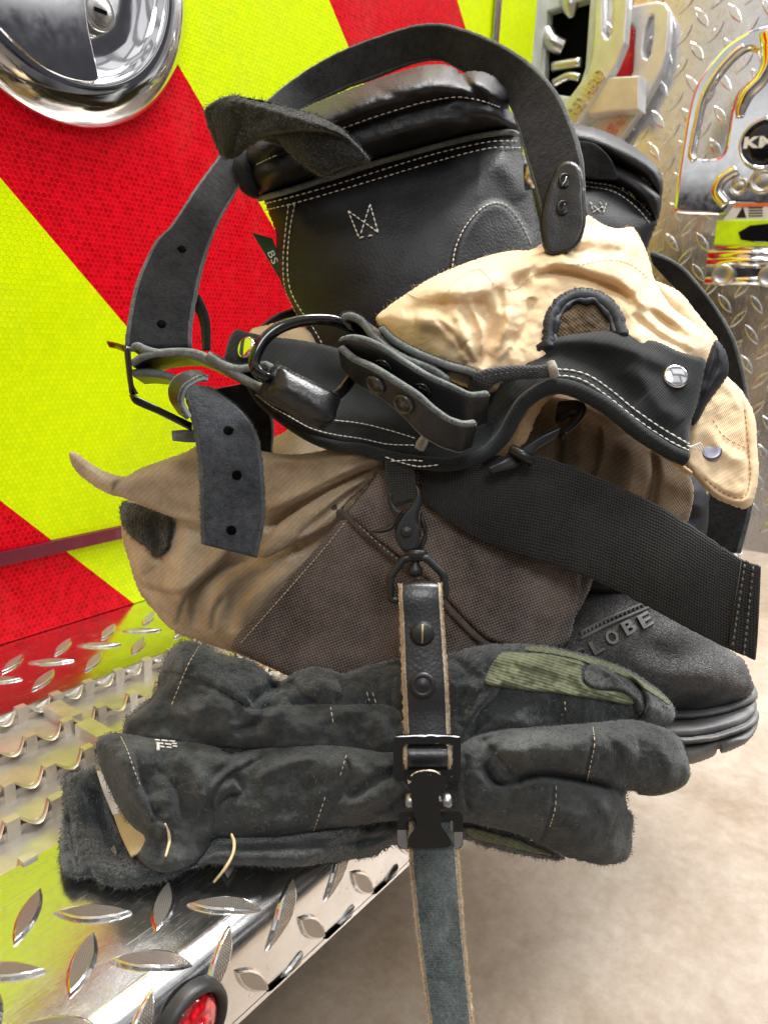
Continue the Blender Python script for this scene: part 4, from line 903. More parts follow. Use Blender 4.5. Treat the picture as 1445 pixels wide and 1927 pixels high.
# cream liner
mb = MB()
ln = [(707, 602), (728, 578), (765, 552), (798, 530), (833, 512), (875, 495), (918, 481), (960, 472), (998, 470), (1022, 455), (1040, 438), (1065, 418), (1093, 403), (1112, 408), (1135, 422), (1160, 430), (1188, 427), (1200, 440), (1215, 470), (1224, 498), (1230, 523), (1262, 576), (1300, 604), (1336, 629), (1342, 648), (1330, 690), (1250, 720), (1100, 730), (960, 740), (880, 730), (800, 690), (740, 640)]
L1 = relief(mb, ln, [(707, 602, .470), (830, 560, .455), (1000, 480, .475), (1100, 410, .49), (1000, 640, .455), (1200, 600, .46), (1340, 640, .465)], T=.026, r=70, back=.02, step=3,
   folds=[([(765, 548), (830, 545), (890, 545), (960, 510), (1040, 488), (1110, 505), (1160, 520), (1215, 560), (1270, 600)], 20, .007), ([(1000, 520), (1050, 512), (1110, 525), (1165, 548), (1200, 575)], 9, -.008), ([(900, 560), (925, 610), (920, 660), (900, 690)], 14, -.006), ([(880, 560), (905, 620), (905, 670)], 6, .0035), ([(940, 540), (945, 590), (930, 650)], 6, -.004), ([(820, 600), (860, 640), (895, 690)], 6, -.0035), ([(985, 600), (965, 640), (935, 680)], 6, .003), ([(1060, 470), (1010, 500), (960, 545)], 7, -.003), ([(1190, 590), (1235, 630), (1300, 665)], 7, -.004), ([(1180, 560), (1250, 590), (1320, 640)], 8, .004), ([(850, 580), (875, 630), (885, 680)], 13, .006), ([(960, 580), (950, 620), (925, 670)], 11, .006), ([(1000, 560), (990, 610), (960, 650)], 12, -.006),
     ([(1040, 440), (1100, 450), (1180, 455)], 22, .004), ([(1060, 480), (1120, 470), (1200, 480)], 14, -.005), ([(780, 600), (830, 610), (870, 650)], 16, .006), ([(760, 590), (800, 575), (860, 570)], 11, -.004), ([(1190, 620), (1220, 660), (1290, 680)], 16, .005), ([(1215, 520), (1225, 580), (1290, 640)], 10, -.006), ([(930, 500), (980, 530), (985, 560)], 14, -.004), ([(1090, 410), (1120, 440), (1110, 480)], 12, -.004), ([(1140, 500), (1190, 470), (1205, 440)], 14, .004)],
   noise=[(.0026, 48), (.0010, 20), (.0005, 9)], ragged=.2)
fuzz(mb, L1, 500, .003, 1, w=.00009, edge=.6)
# far roll of liner at right
relief(mb, [(1232, 530), (1241, 531), (1280, 550), (1305, 581), (1330, 612), (1350, 640), (1340, 660), (1300, 640), (1250, 600)], .49, T=.01, r=25, step=3, noise=[(.001, 20)])
mb.build('quilted_liner', [LINER, FIBT], BP)
mb = MB()
row([(765, 552), (790, 562), (830, 560), (856, 530), (880, 512), (905, 508), (930, 535), (968, 545), (1000, 520), (1040, 495)], L1, off=.0006, ln=.0026, gap=.0008, r=.0003)
row([(1040, 495), (1090, 498), (1140, 490), (1180, 495), (1215, 520)], L1, off=.0006, ln=.0026, gap=.0008, r=.0003)
mb.build('stitching', THREADT, BP)
mb = MB()  # liner wing lower right
L2 = relief(mb, [(1342, 646), (1352, 670), (1368, 708), (1390, 728), (1405, 750), (1415, 770), (1422, 798), (1424, 840), (1427, 885), (1422, 925), (1412, 952), (1395, 958), (1368, 948), (1342, 936), (1318, 912), (1299, 890), (1285, 868), (1290, 840), (1297, 800), (1305, 740), (1320, 680)], [(1342, 646, .462), (1425, 800, .452), (1400, 950, .438), (1290, 870, .438)], T=.009, r=18, back=.006, step=3,
   folds=[([(1372, 720), (1398, 765), (1405, 840), (1408, 900), (1396, 935), (1360, 928), (1318, 895)], 4, -.002), ([(1330, 800), (1360, 850), (1400, 870)], 14, .003)], noise=[(.0015, 40), (.0006, 15)], ragged=.3)
mb.build('liner_wing', LINER, BP)
mb = MB(); row([(1400, 770), (1407, 840), (1410, 900), (1398, 936), (1362, 929), (1320, 896)], L2, off=.0005, ln=.0024, r=.00035); row([(1340, 790), (1360, 820), (1390, 838), (1416, 845)], L2, off=.0005, ln=.0024, r=.0003)
mb.build('stitching', m_plain('brown_thread', (.35, .18, .07), .8), BP)
mb = MB(); c = at(1337, 848, float(L2.d(1337, 848))-.0008); lathe(mb, c, _n(-FWD-.3*RGT+.5*UPV), [(.0058, -.001), (.0058, .0002), (.0048, .0006), (.003, .0004), (.0005, .0003)], 24); mb.build('snap_socket', m_plain('dark_steel', (.22, .22, .27), .35, 1), BP)
# piped opening
mb = MB()
pp = [(1030, 652), (1030, 620), (1036, 594), (1053, 568), (1080, 553), (1110, 553), (1138, 564), (1157, 590), (1168, 630)]
P3 = [at(x, y, float(L1.d(x, y))-.003) for x, y in pp]
ld = lambda P, o: [(x, y, float(L1.d(x, y))-o) for x, y in P]
oO = [(1020, 655), (1019, 632), (1024, 596), (1044, 560), (1080, 541), (1112, 542), (1140, 552), (1168, 580), (1186, 632)]; oI = [(1047, 655), (1044, 634), (1047, 606), (1062, 580), (1086, 566), (1110, 567), (1128, 575), (1146, 597), (1158, 632)]
A_, B_, N_, mo = ribbon(mb, ld(oO, .0018), ld(oI, .0032), .0026, 0, n=8, cross=8, bulge=.0022, jag=.0004)
Q = [mo(t, .3, .0004)[0] for t in np.linspace(.02, .98, 40)]
tube(mb, [mo(t, .99, -.0006)[0]+UPV*rng.normal(0, .0005) for t in np.linspace(.03, .97, 18)], [.0022, .0012, .0024, .0013, .0020, .0012, .0024, .0011, .0022, .0013, .002], 8, n=5)
ringb = mb.build('piped_opening', NYL, BP)
mb = MB(); stitch(mb, Q, .0016, .0008, .0003); mb.build('stitching', BLACKPL, ringb)
mb = MB(); relief(mb, [(1046, 655), (1046, 610), (1062, 582), (1090, 570), (1118, 575), (1138, 595), (1148, 640), (1140, 660)], lambda x, y: L1.d(x, y)-.001, T=.0015, r=20, back=.002, step=3, noise=[(.001, 10)]); mb.build('opening_backing', m_cloth('brown_mesh', (.03, .018, .008), (.13, .085, .04), pitch=.0016, cross=True), BP)
# waistband
WB = [(440, 640, .468), (600, 700, .448), (640, 830, .432), (800, 860, .420), (900, 800, .436), (930, 850, .430), (740, 700, .450)]
mb = MB()
W1 = relief(mb, [(440, 622), (470, 626), (506, 633), (572, 641), (640, 657), (700, 685), (760, 715), (860, 760), (925, 790), (940, 815), (925, 850), (880, 868), (839, 873), (786, 868), (733, 858), (680, 843), (636, 838), (590, 822), (548, 798), (510, 770), (485, 745), (468, 715), (440, 690), (425, 664)], WB, T=.005, r=14, back=.004, step=3.5, folds=[([(560, 680), (700, 760), (860, 800)], 40, -.004)], noise=[(.0016, 70)])
waist = mb.build('waistband', BLKTWILL, BP)
mb = MB()
W2 = relief(mb, [(892, 686), (918, 672), (945, 655), (975, 646), (1008, 641), (1040, 634), (1077, 628), (1110, 623), (1140, 621), (1175, 626), (1209, 634), (1245, 646), (1278, 661), (1305, 670), (1327, 678), (1320, 725), (1310, 765), (1299, 800), (1296, 862), (1282, 862), (1262, 850), (1230, 832), (1199, 811), (1170, 786), (1140, 763), (1115, 748), (1093, 737), (1070, 728), (1050, 725), (1028, 730), (1008, 740), (990, 753), (976, 772), (962, 795), (950, 819), (935, 836), (918, 851), (900, 859), (880, 850), (878, 800), (880, 740)],
   [(892, 700, .446), (1000, 650, .434), (1140, 640, .428), (1320, 690, .432), (1290, 860, .420), (1140, 750, .414), (1010, 735, .414), (920, 840, .424), (900, 760, .455)], T=.005, r=10, back=.004, step=3,
   folds=[([(900, 700), (960, 670), (1040, 660), (1110, 680), (1160, 720), (1200, 760)], 30, -.006), ([(960, 660), (1060, 645), (1160, 650), (1260, 690)], 18, .005), ([(900, 720), (920, 760), (910, 840)], 20, -.008), ([(1180, 690), (1230, 740), (1270, 800)], 24, .004)], noise=[(.0018, 60), (.0006, 22)])
mb.build('waistband_flap', BLKTWILL, BP)
mb = MB()
pa = [(430, 668), (442, 692), (468, 718), (487, 748), (512, 773), (548, 800), (590, 825), (636, 841), (680, 846), (733, 861), (786, 870), (839, 874), (880, 867), (918, 850), (938, 832), (953, 812), (968, 784), (985, 758), (1008, 740), (1030, 730), (1055, 727), (1085, 735), (1115, 750), (1142, 766), (1170, 788), (1199, 812), (1235, 836), (1262, 852), (1290, 864)]
wbf = tps([(430, 668, .463), (548, 800, .440), (680, 846, .423), (839, 874, .411), (918, 850, .416), (985, 758, .412), (1055, 727, .407), (1170, 788, .408), (1290, 862, .413)])
Qp = tube(mb, [at(x, y, float(wbf(x, y))) for x, y in pa], [.0028, .003, .0034, .0038, .0042, .0042, .0044, .0040], 12, n=6)
mb.build('piping', BLKTWILL, waist)
mb = MB()
stitch(mb, pline([(481, 742), (510, 764), (543, 783), (585, 806), (630, 818), (682, 826), (730, 836), (785, 838)], lambda x, y: W1.d(x, y), .0006), .0026, .0004, .00038)
stitch(mb, pline([(620, 790), (680, 797), (740, 812), (790, 828)], lambda x, y: W1.d(x, y), .0006), .0026, .0004, .00038)
stitch(mb, pline([(1044, 695), (1075, 697), (1110, 708), (1150, 735), (1190, 768), (1235, 800), (1275, 824), (1300, 838)], W2.d, .0006), .0034, .0006, .0005)
stitch(mb, pline([(1044, 707), (1075, 709), (1105, 720), (1145, 748), (1185, 780), (1230, 812), (1270, 836), (1296, 848)], W2.d, .0006), .0034, .0006, .0005)
for k in range(5): tube(mb, [at(1292+3*k, 838+2*k, .405), at(1300+4*k, 842-2*k, .403), at(1306+5*k, 846+k, .406)], .0003, 4)
stitch(mb, pline([(735, 868), (770, 866), (800, 868)], lambda x, y: np.full(np.shape(x), .404), .0), .0024, .0005, .00035); stitch(mb, pline([(725, 860), (760, 872), (790, 878), (830, 874)], lambda x, y: np.full(np.shape(x), .405), .0), .0024, .0005, .00035)
mb.build('stitching', THREAD, waist)
mb = MB(); tube(mb, [at(x, y, .408) for x, y in [(800, 822), (794, 834), (788, 846)]], [.0022, .003, .0026], 8); edgefuzz(mb, [at(798, 824, .405), at(788, 846, .405)], 260, .002, 0)
fray = m_suede('frayed_tack', (.20, .18, .15), (.5, .47, .42)); mb.build('bar_tack', fray, waist); mb = MB(); tube(mb, [at(1036, 684, .404), at(1040, 695, .402), at(1043, 708, .404)], .0026, 8); edgefuzz(mb, [at(1038, 684, .402), at(1042, 708, .402)], 120, .0015, 0)
mb.build('bar_tack', fray, waist)
for (x, y, d, r) in ((1269, 710, None, .0068), (466, 655, .452, .0066)):
    mb = MB(); dd = float(W2.d(x, y))-.0005 if d is None else d; c = at(x, y, dd); axn = _n(-FWD+.25*UPV) if d is None else _n(-FWD-.75*RGT+.2*UPV)
    lathe(mb, c, axn, [(r, -.001), (r, .0012), (r*.94, .0021), (r*.8, .0024), (.0002, .0025)], 32); mb.build('snap_cap', CHROME if d is None else CHROME, waist)
mb = MB()  # fuzzy tan facing behind the piping
ribbon(mb, [(1062, 731, .422), (1040, 733, .421), (1012, 746, .420), (992, 766, .420), (975, 795, .422), (955, 822, .424), (930, 850, .424)], [(1064, 738, .43), (1044, 745, .43), (1022, 765, .43), (1004, 800, .43), (992, 830, .43), (970, 848, .43), (935, 862, .43)], .002, 0, n=8, jag=.0005)
ep = at(np.array([1050, 1012, 985, 955, 930.]), np.array([736, 752, 785, 828, 856.]), .42); edgefuzz(mb, ep, 500, .002, 1)
Pz = [(1055, 733), (1080, 740), (1110, 757), (1140, 776), (1165, 797), (1200, 822), (1235, 846), (1262, 864), (1300, 892)]
ribbon(mb, [(x, y, .414) for x, y in Pz], [(x-4, y+7, .418) for x, y in Pz], .002, 0, n=8, jag=.0004); edgefuzz(mb, at(np.array([p[0] for p in Pz], float), np.array([p[1]+6 for p in Pz], float), .414), 300, .0016, 1)
mb.build('facing', [m_suede('fuzzy_facing', (.40, .26, .12), (.68, .48, .27)), FIBT], BP)
mb = MB()  # navy storm fly under flap right end
NY = relief(mb, [(1345, 640), (1362, 655), (1370, 680), (1368, 708), (1350, 735), (1328, 765), (1312, 795), (1300, 800), (1302, 760), (1315, 715), (1330, 675)], [(1345, 640, .44), (1310, 790, .43)], T=.008, r=22, back=.003, step=3, folds=[([(1346, 645), (1345, 690), (1320, 740), (1305, 790)], 4, -.002)], noise=[(.0015, 25)]); mb.build('coated_fly', NYL, BP)
mb = MB()  # belt loop of cord-edged tape
ribbon(mb, [(878, 722, .425), (884, 712, .415), (893, 703, .410), (918, 694, .407), (960, 688, .405), (1015, 688, .403), (1040, 682, .403)], [(893, 736, .428), (905, 738, .418), (920, 736, .412), (934, 722, .409), (962, 716, .407), (1018, 713, .405), (1044, 709, .405)], .003, 0, n=8, bulge=.0012)
bl = mb.build('belt_loop', m_cloth('grey_tape', (.025, .027, .03), (.14, .14, .15), pitch=.0016, cross=True), BP)
mb = MB(); stitch(mb, [at(x, y, .4025) for x, y in [(905, 712), (930, 705), (965, 701), (1000, 700), (1018, 699)]], .002, .001, .0003); mb.build('stitching', BLACKPL, bl)
mb = MB()  # hanging web loop for the clip
ribbon(mb, [(722, 862, .415), (726, 895, .412), (733, 925, .408), (742, 948, .404)], [(778, 862, .415), (780, 890, .412), (783, 915, .408), (780, 938, .404)], .003, 0, n=8); mb.build('hanging_loop', WEB, BP)
mb = MB()  # plastic adjuster
ribbon(mb, [(1050, 757, .43), (1085, 752, .425), (1099, 765, .42), (1085, 790, .42), (1060, 812, .42)], [(1045, 800, .44), (1060, 790, .43), (1075, 788, .43), (1065, 805, .43), (1052, 826, .43)], .003, 0, n=6, bulge=.002)
ribbon(mb, [(1060, 800, .42), (1020, 818, .418), (985, 838, .415), (950, 862, .41), (915, 880, .41)], [(1045, 826, .42), (1015, 845, .418), (998, 862, .415), (970, 880, .41), (925, 893, .41)], .004, 0, n=6)
tube(mb, [at(962, 845, .412), at(985, 858, .408), at(1000, 868, .41)], .003, 8); mb.build('strap_adjuster', BLACKPL, BP)
mb = MB()
ribbon(mb, [(800, 872, .424), (850, 862, .423), (920, 858, .421), (1000, 855, .418), (1050, 868, .418), (1156, 911, .415), (1262, 963, .405), (1335, 1012, .400), (1400, 1055, .396), (1431, 1066, .394)],
       [(792, 936, .424), (815, 958, .423), (850, 985, .421), (902, 1016, .420), (1000, 1052, .416), (1103, 1085, .412), (1209, 1137, .404), (1300, 1186, .400), (1384, 1228, .397), (1421, 1243, .395)], .0025, 0, n=8, cross=14, jag=.00018, bulge=.0022, rip=.0010)
ribbon(mb, [(1396, 1052, .3935), (1431, 1066, .3915)], [(1370, 1222, .3945), (1421, 1243, .3925)], .002, 0, n=6, cross=14, jag=.0003)
ribbon(mb, [(802, 880, .427), (798, 905, .426), (802, 930, .427)], [(850, 868, .426), (845, 900, .426), (850, 960, .426)], .0025, 0)
web = mb.build('webbing_strap', WEB, BP)
mb = MB()
for a, b in (((1400, 1062), (1376, 1222)), ((1416, 1066), (1398, 1236))): stitch(mb, [at(a[0]+(b[0]-a[0])*t, a[1]+(b[1]-a[1])*t, .3912) for t in np.linspace(0, 1, 12)], .0022, .0012, .0006)
mb.build('stitching', THREADD, web)
# dark back of trousers behind flap and webbing (right)
mb = MB(); relief(mb, [(1250, 880), (1300, 890), (1330, 930), (1330, 1000), (1310, 1060), (1240, 1050), (1220, 960)], .50, T=.02, r=40, step=4, noise=[(.004, 25)]); mb.build('lining_gusset', NYL, BP)
# small bit of far leg at left of the shaft
mb = MB(); relief(mb, [(470, 625), (500, 612), (540, 605), (590, 630), (600, 680), (480, 690)], .53, T=.01, r=20, step=4, noise=[(.002, 20)]); mb.build('liner_fold', LINER, BP)
# ================================================================ leather suspenders
LS = root('leather_suspenders', 'wide black suede-back leather straps looped over the boot with a buckle and D-ring', 'suspenders', at(560, 720, .46))
mb = MB()
L = [(235, 655, .440), (241, 597, .446), (260, 520, .458), (294, 450, .470), (322, 422, .478), (370, 350, .50), (417, 287, .53), (460, 235, .56), (500, 190, .585), (540, 155, .60), (600, 115, .60), (660, 85, .595), (730, 60, .585), (790, 45, .57), (850, 48, .555), (920, 73, .535), (985, 110, .515), (1040, 162, .495), (1075, 230, .478), (1093, 290, .465), (1098, 345, .458), (1102, 400, .455)]
R = [(362, 655, .452), (364, 601, .458), (384, 500, .475), (411, 422, .495), (446, 360, .52), (475, 300, .55), (520, 245, .58), (580, 200, .60), (644, 168, .60), (697, 149, .595), (770, 122, .585), (823, 115, .575), (865, 133, .56), (910, 155, .545), (949, 188, .53), (968, 230, .512), (985, 290, .495), (1003, 350, .48), (1018, 410, .47), (1022, 450, .468)]
A, B, Nn, pt = ribbon(mb, L, R, .0045, 0, 1, n=8, cross=12, jag=.0001)
edgefuzz(mb, A, 1500, .0014, 2, .00009); edgefuzz(mb, B, 1000, .0012, 2, .00009)
strap = mb.build('strap', [SUE, EDGE2, FIB], LS)
for s, u in ((.115, .52), (.025, .52)):
    mb = MB(); c, nn = pt(s, u, .0002); lathe(mb, c, nn, [(.0028, -.0003), (.0026, .00004), (.0002, .00004)], 12)
    for a in range(4): v = rng.normal(0, 1, 3); v -= nn*(v@nn); v = _n(v); tube(mb, [c+nn*.0001, c+v*.0032], [.0004, .0001], 5, n=1, smoothp=False)
    mb.build('punched_hole', DARK, strap)
mb = MB(); ribbon(mb, [(345, 560, .475), (372, 600, .478), (380, 660, .48)], [(372, 555, .47), (386, 600, .47), (386, 660, .47)], .004, 0); ribbon(mb, [(390, 735, .462), (430, 760, .465), (470, 800, .468), (490, 852, .47)], [(470, 720, .462), (505, 760, .465), (515, 800, .468), (512, 852, .47)], .004, 0, 1); mb.build('under_strap', [SUE, EDGE], LS)
# riveted tab
mb = MB()
TBs = relief(mb, [(1067, 303), (1082, 306), (1094, 320), (1099, 345), (1101, 380), (1100, 430), (1080, 470), (1030, 480), (1018, 445), (1015, 418), (1020, 385), (1030, 352), (1042, 325), (1053, 309)], [(1067, 305, .455), (1100, 380, .450), (1015, 440, .458)], T=.004, r=7, back=.003, step=3, noise=[(.0008, 40)])
tab = mb.build('riveted_tab', LEA, LS)
for x, y in ((1062, 341), (1059, 392)):
    mb = MB(); c = at(x, y, float(TBs.d(x, y))); lathe(mb, c, _n(-FWD+.2*RGT), [(.0044, 0), (.0044, .001), (.0038, .0018), (.003, .0014), (.0002, .0012)], 22)
    rv = mb.build('rivet', BLKWORN, tab); mb = MB(); tube(mb, [at(x-5, y+8, float(TBs.d(x, y))-.0018), at(x+1, y, float(TBs.d(x, y))-.0022), at(x+3, y-8, float(TBs.d(x, y))-.0018)], .0006, 6, n=3); mb.build('rivet_slot', SILVER if y < 350 else BLACKPL, rv)
mb = MB()  # second strap behind right
A2, B2, _, _ = ribbon(mb, [(1222, 478, .55), (1255, 488, .55), (1290, 512, .545), (1340, 570, .54), (1380, 640, .53), (1405, 740, .525), (1418, 860, .52), (1414, 950, .52), (1392, 1040, .52)], [(1228, 500, .56), (1250, 525, .56), (1280, 560, .555), (1310, 620, .55), (1335, 690, .545), (1345, 770, .54), (1340, 870, .54), (1325, 950, .54), (1300, 1040, .54)], .004, 0, 1, n=8)
mb.build('strap', [SUE, EDGE2], LS)
mb = MB()  # strap behind boot left
ribbon(mb, [(490, 612, .56), (520, 590, .57), (560, 575, .58)], [(500, 625, .56), (530, 610, .57), (570, 600, .58)], .004, 0, 1); mb.build('strap', [SUE, EDGE2], LS)
mb = MB(); lathe(mb, at(999, 332, .497), _n(RGT-.3*FWD), [(.008, -.004), (.008, .002), (.006, .004), (.004, .003), (.001, .003)], 20); mb.build('roller_fitting', STEEL, LS)

# layered straps at the buckle, seen on edge
def layer(pts, w, d0, d1, th=.0042, mats=(0, 1), n=8):
    n3 = len(pts); ds = np.linspace(d0, d1, n3); return ribbon(MBc, [(x, y, d) for (x, y), d in zip(pts, ds)], [(x+w[0], y+w[1], d+w[2]) for (x, y), d in zip(pts, ds)], th, mats[0], mats[1], n=n)
MBc = MB()
layer([(243, 655), (248, 646), (260, 643), (275, 650), (300, 656), (340, 655), (370, 662), (398, 674), (430, 690), (470, 712)], (26, 18, .036), .424, .412)
e1 = layer([(250, 690), (268, 678), (300, 670), (345, 668), (375, 674), (400, 688), (430, 704), (465, 724), (485, 733), (505, 735), (520, 722), (521, 703), (512, 690)], (36, 22, .034), .422, .402)
e2 = layer([(395, 660), (405, 668), (425, 680), (450, 686), (478, 682), (500, 678)], (30, 16, .036), .412, .410)
layer([(250, 708), (275, 707), (310, 712), (345, 728), (372, 748), (398, 775)], (24, 16, .03), .426, .43)
for a in (e1[0], e2[0]): edgefuzz(MBc, a, 700, .0009, 2, .00008)
MBc.build('folded_strap', [LEA, EDGE, FIB], LS)
mb = MB()  # leather sleeve wrapped round the ring
ax0 = at(507, 716, .408); ax1 = at(624, 778, .404); dv = ax1-ax0
K = 26; V = []; f = []; a_ = _n(dv); b_ = _n(np.cross(a_, FWD)); c_ = np.cross(a_, b_); n2 = 14
for i in range(n2):
    t = i/(n2-1)
    for j in range(K):
        an = 2*math.pi*j/K; r = .0108*(1-.06*t)*(1+.04*math.sin(3*an)); V.append(ax0+dv*t+(math.cos(an)*b_+math.sin(an)*c_*.8)*r)
for i in range(n2-1):
    for j in range(K): k = (j+1) % K; f.append((i*K+j, i*K+k, (i+1)*K+k, (i+1)*K+j))
f.append(tuple(range(K))[::-1]); f.append(tuple((n2-1)*K+j for j in range(K))); mb.add(V, f, 0)
SL = relief(mb, [(500, 735), (520, 700), (530, 690), (560, 705), (600, 725), (632, 742), (634, 770), (630, 790), (612, 800), (590, 796), (560, 780), (530, 762), (505, 748)], [(505, 730, .404), (630, 770, .398)], T=.008, r=38, back=.004, step=3, noise=[(.0006, 20)]); mb.build('ring_sleeve', LEA, LS)
# D ring
mb = MB()
dr = [(510, 712, .401), (498, 708, .398), (484, 698, .396), (479, 682, .396), (487, 656, .397), (504, 633, .399), (528, 616, .401), (560, 605, .404), (595, 601, .407), (630, 604, .411), (660, 618, .416), (678, 650, .420), (676, 685, .420), (660, 714, .414), (640, 738, .408), (615, 752, .405)]
tube(mb, [at(*p) for p in dr], .00315, 16, n=8); ring = mb.build('d_ring', BLKMET, LS)
# buckle
mb = MB()
tube(mb, [at(238, 652, .413), at(241, 680, .413), at(245, 715, .413), at(248, 740, .413)], .0012, 10, n=4, caps=True)
ribbon(mb, [(200, 643, .425), (215, 646, .42), (232, 650, .414), (241, 652, .412)], [(206, 655, .428), (220, 658, .423), (234, 664, .416), (243, 668, .413)], .0014, 0, n=5)
ribbon(mb, [(232, 655, .418), (236, 690, .417), (240, 720, .417), (248, 745, .416)], [(242, 655, .412), (245, 690, .411), (248, 725, .411), (258, 742, .411)], .0014, 0, n=5)
ribbon(mb, [(246, 738, .413), (256, 745, .412), (300, 766, .416), (362, 796, .424)], [(243, 746, .414), (252, 760, .413), (300, 781, .417), (362, 812, .425)], .0016, 0, n=6, cross=4)
mb.build('buckle', BLKMET, LS)
# keeper and tail
MBc = MB()
kA, kB, _, _ = ribbon(MBc, [(393, 708, .392), (378, 708, .388), (362, 716, .385), (346, 728, .383), (338, 748, .383), (341, 770, .384), (352, 790, .387)], [(378, 697, .400), (362, 694, .397), (342, 698, .394), (324, 710, .393), (314, 730, .393), (317, 752, .394), (333, 777, .396)], .0036, 0, 1, n=8)
edgefuzz(MBc, kA, 700, .0014, 2, .00009)
ribbon(MBc, [(323, 808, .425), (345, 806, .425), (372, 806, .427)], [(324, 822, .42), (345, 826, .42), (372, 827, .422)], .0036, 1, 1, n=6)
MBc.build('keeper_loop', [LEA, EDGE, FIB], LS)
mb = MB()
TL = [(346, 726, .408), (356, 765, .400), (366, 815, .396), (373, 870, .394), (376, 930, .393), (377, 985, .392), (379, 1024, .391)]
TR = [(400, 728, .418), (452, 768, .408), (482, 810, .402), (495, 870, .399), (499, 930, .398), (498, 985, .397), (484, 1050, .396)]
A, B, Nn, tpt = ribbon(mb, TL, TR, .0040, 0, 1, n=10, cross=12, jag=.00015, bulge=.0008)
edgefuzz(mb, A, 700, .0012, 2, .00009); edgefuzz(mb, B, 500, .001, 2, .00009)
tail = mb.build('hanging_tail', [SUEG, EDGE2, FIB], LS)
for s, u in ((.36, .56), (.60, .58), (.89, .50)):
    mb = MB(); c, nn = tpt(s, u, .0001); lathe(mb, c, nn, [(.0026, -.0004), (.0026, .00004), (.0014, .00006), (.0002, .00006)], 9)
    for a in range(4): v = rng.normal(0, 1, 3); v -= nn*(v@nn); v = _n(v); tube(mb, [c+nn*.0002, c+v*.0030+nn*.0001], [.0004, .0001], 5, n=1, smoothp=False)
    mb.build('punched_hole', DARK, tail)
# snap tab right of the ring
MBc = MB()
t1, _, _, _ = ribbon(MBc, [(650, 620, .414), (640, 600, .408), (645, 588, .404), (660, 586, .402), (684, 598, .400), (713, 634, .400), (756, 664, .400), (814, 688, .402), (845, 708, .404)], [(690, 640, .43), (690, 625, .43), (690, 615, .43), (700, 612, .43), (722, 628, .43), (745, 660, .43), (785, 688, .43), (835, 712, .43), (850, 735, .43)], .0042, 0, 1, n=8)
t2, _, _, _ = ribbon(MBc, [(712, 614, .412), (722, 612, .411), (742, 632, .408), (785, 656, .406), (843, 679, .406), (885, 690, .408), (905, 702, .412)], [(745, 650, .43), (760, 650, .43), (775, 662, .43), (815, 684, .43), (860, 704, .43), (893, 716, .43), (900, 730, .43)], .0042, 0, 1, n=8)
t3, _, _, m3 = ribbon(MBc, [(636, 640, .394), (652, 634, .390), (684, 639, .386), (721, 656, .385), (756, 679, .386), (800, 705, .388), (843, 724, .390), (885, 742, .394), (922, 741, .400)], [(642, 690, .410), (658, 705, .406), (692, 718, .403), (732, 738, .402), (768, 758, .403), (808, 784, .404), (850, 800, .407), (885, 812, .411), (915, 800, .417)], .0044, 0, 1, n=8)
for a in (t1, t2, t3): edgefuzz(MBc, a, 1300, .0011, 2, .00009)
MBc.build('snap_tab', [LEA, EDGE, FIB], LS)
MBc = MB()
t4, _, _, m4 = ribbon(MBc, [(636, 655, .392), (660, 675, .388), (698, 692, .382), (742, 718, .379), (785, 744, .378), (814, 768, .379), (843, 788, .380), (870, 797, .383), (898, 797, .387)], [(642, 693, .404), (670, 725, .401), (713, 751, .396), (758, 788, .393), (789, 821, .392), (822, 842, .393), (850, 852, .396), (868, 855, .398), (886, 846, .402)], .0042, 0, 1, n=8, rip=0)
edgefuzz(MBc, t4, 1100, .0011, 2, .00009)
otab = MBc.build('outer_snap_tab', [LEA, EDGE, FIB], LS)
def snap(par, x, y, d, r, axn, m=BLKSAT):
    mb = MB(); c = at(x, y, d); lathe(mb, c, axn, [(r, -.0006), (r, .0008), (r*.9, .0014), (r*.74, .0012), (r*.70, .0006), (r*.66, .0011), (.0002, .0013)], 30); mb.build('snap', m, par)
axs = _n(-FWD-.55*RGT+.12*UPV)
def rp(L, R, px, py, th=0):
    # depth of the flat strap at a pixel: linear blend between the two edges
    L = np.array(L, float); R = np.array(R, float); i = int(np.argmin(np.hypot((L[:, 0]+R[:, 0])/2-px, (L[:, 1]+R[:, 1])/2-py))); t = np.clip((py-L[i, 1])/(R[i, 1]-L[i, 1]), 0, 1); return L[i, 2]*(1-t)+R[i, 2]*t
axs = _n(-FWD*.55-.35*RGT-.75*UPV)
def snap2(par, mp, s, u, r, m=BLKSAT):
    mb = MB(); c, nn = mp(s, u, .0003); lathe(mb, c, nn, [(r, -.0006), (r, .0010), (r*.9, .0018), (r*.74, .0015), (r*.70, .0006), (r*.66, .0011), (.0002, .0013)], 30); mb.build('snap', m, par)
BLKRIM = m_plain('black_rimmed_snap', (.05, .052, .05), .3, .3, coat=.5)
snap2(otab, m4, .30, .50, .0056, BLKRIM); snap2(otab, m4, .50, .50, .0058, BLKRIM)
stb = bpy.data.objects['snap_tab']; snap2(stb, m3, .30, .45, .0052, BLKMET); snap2(stb, m3, .55, .45, .0052, BLKMET)

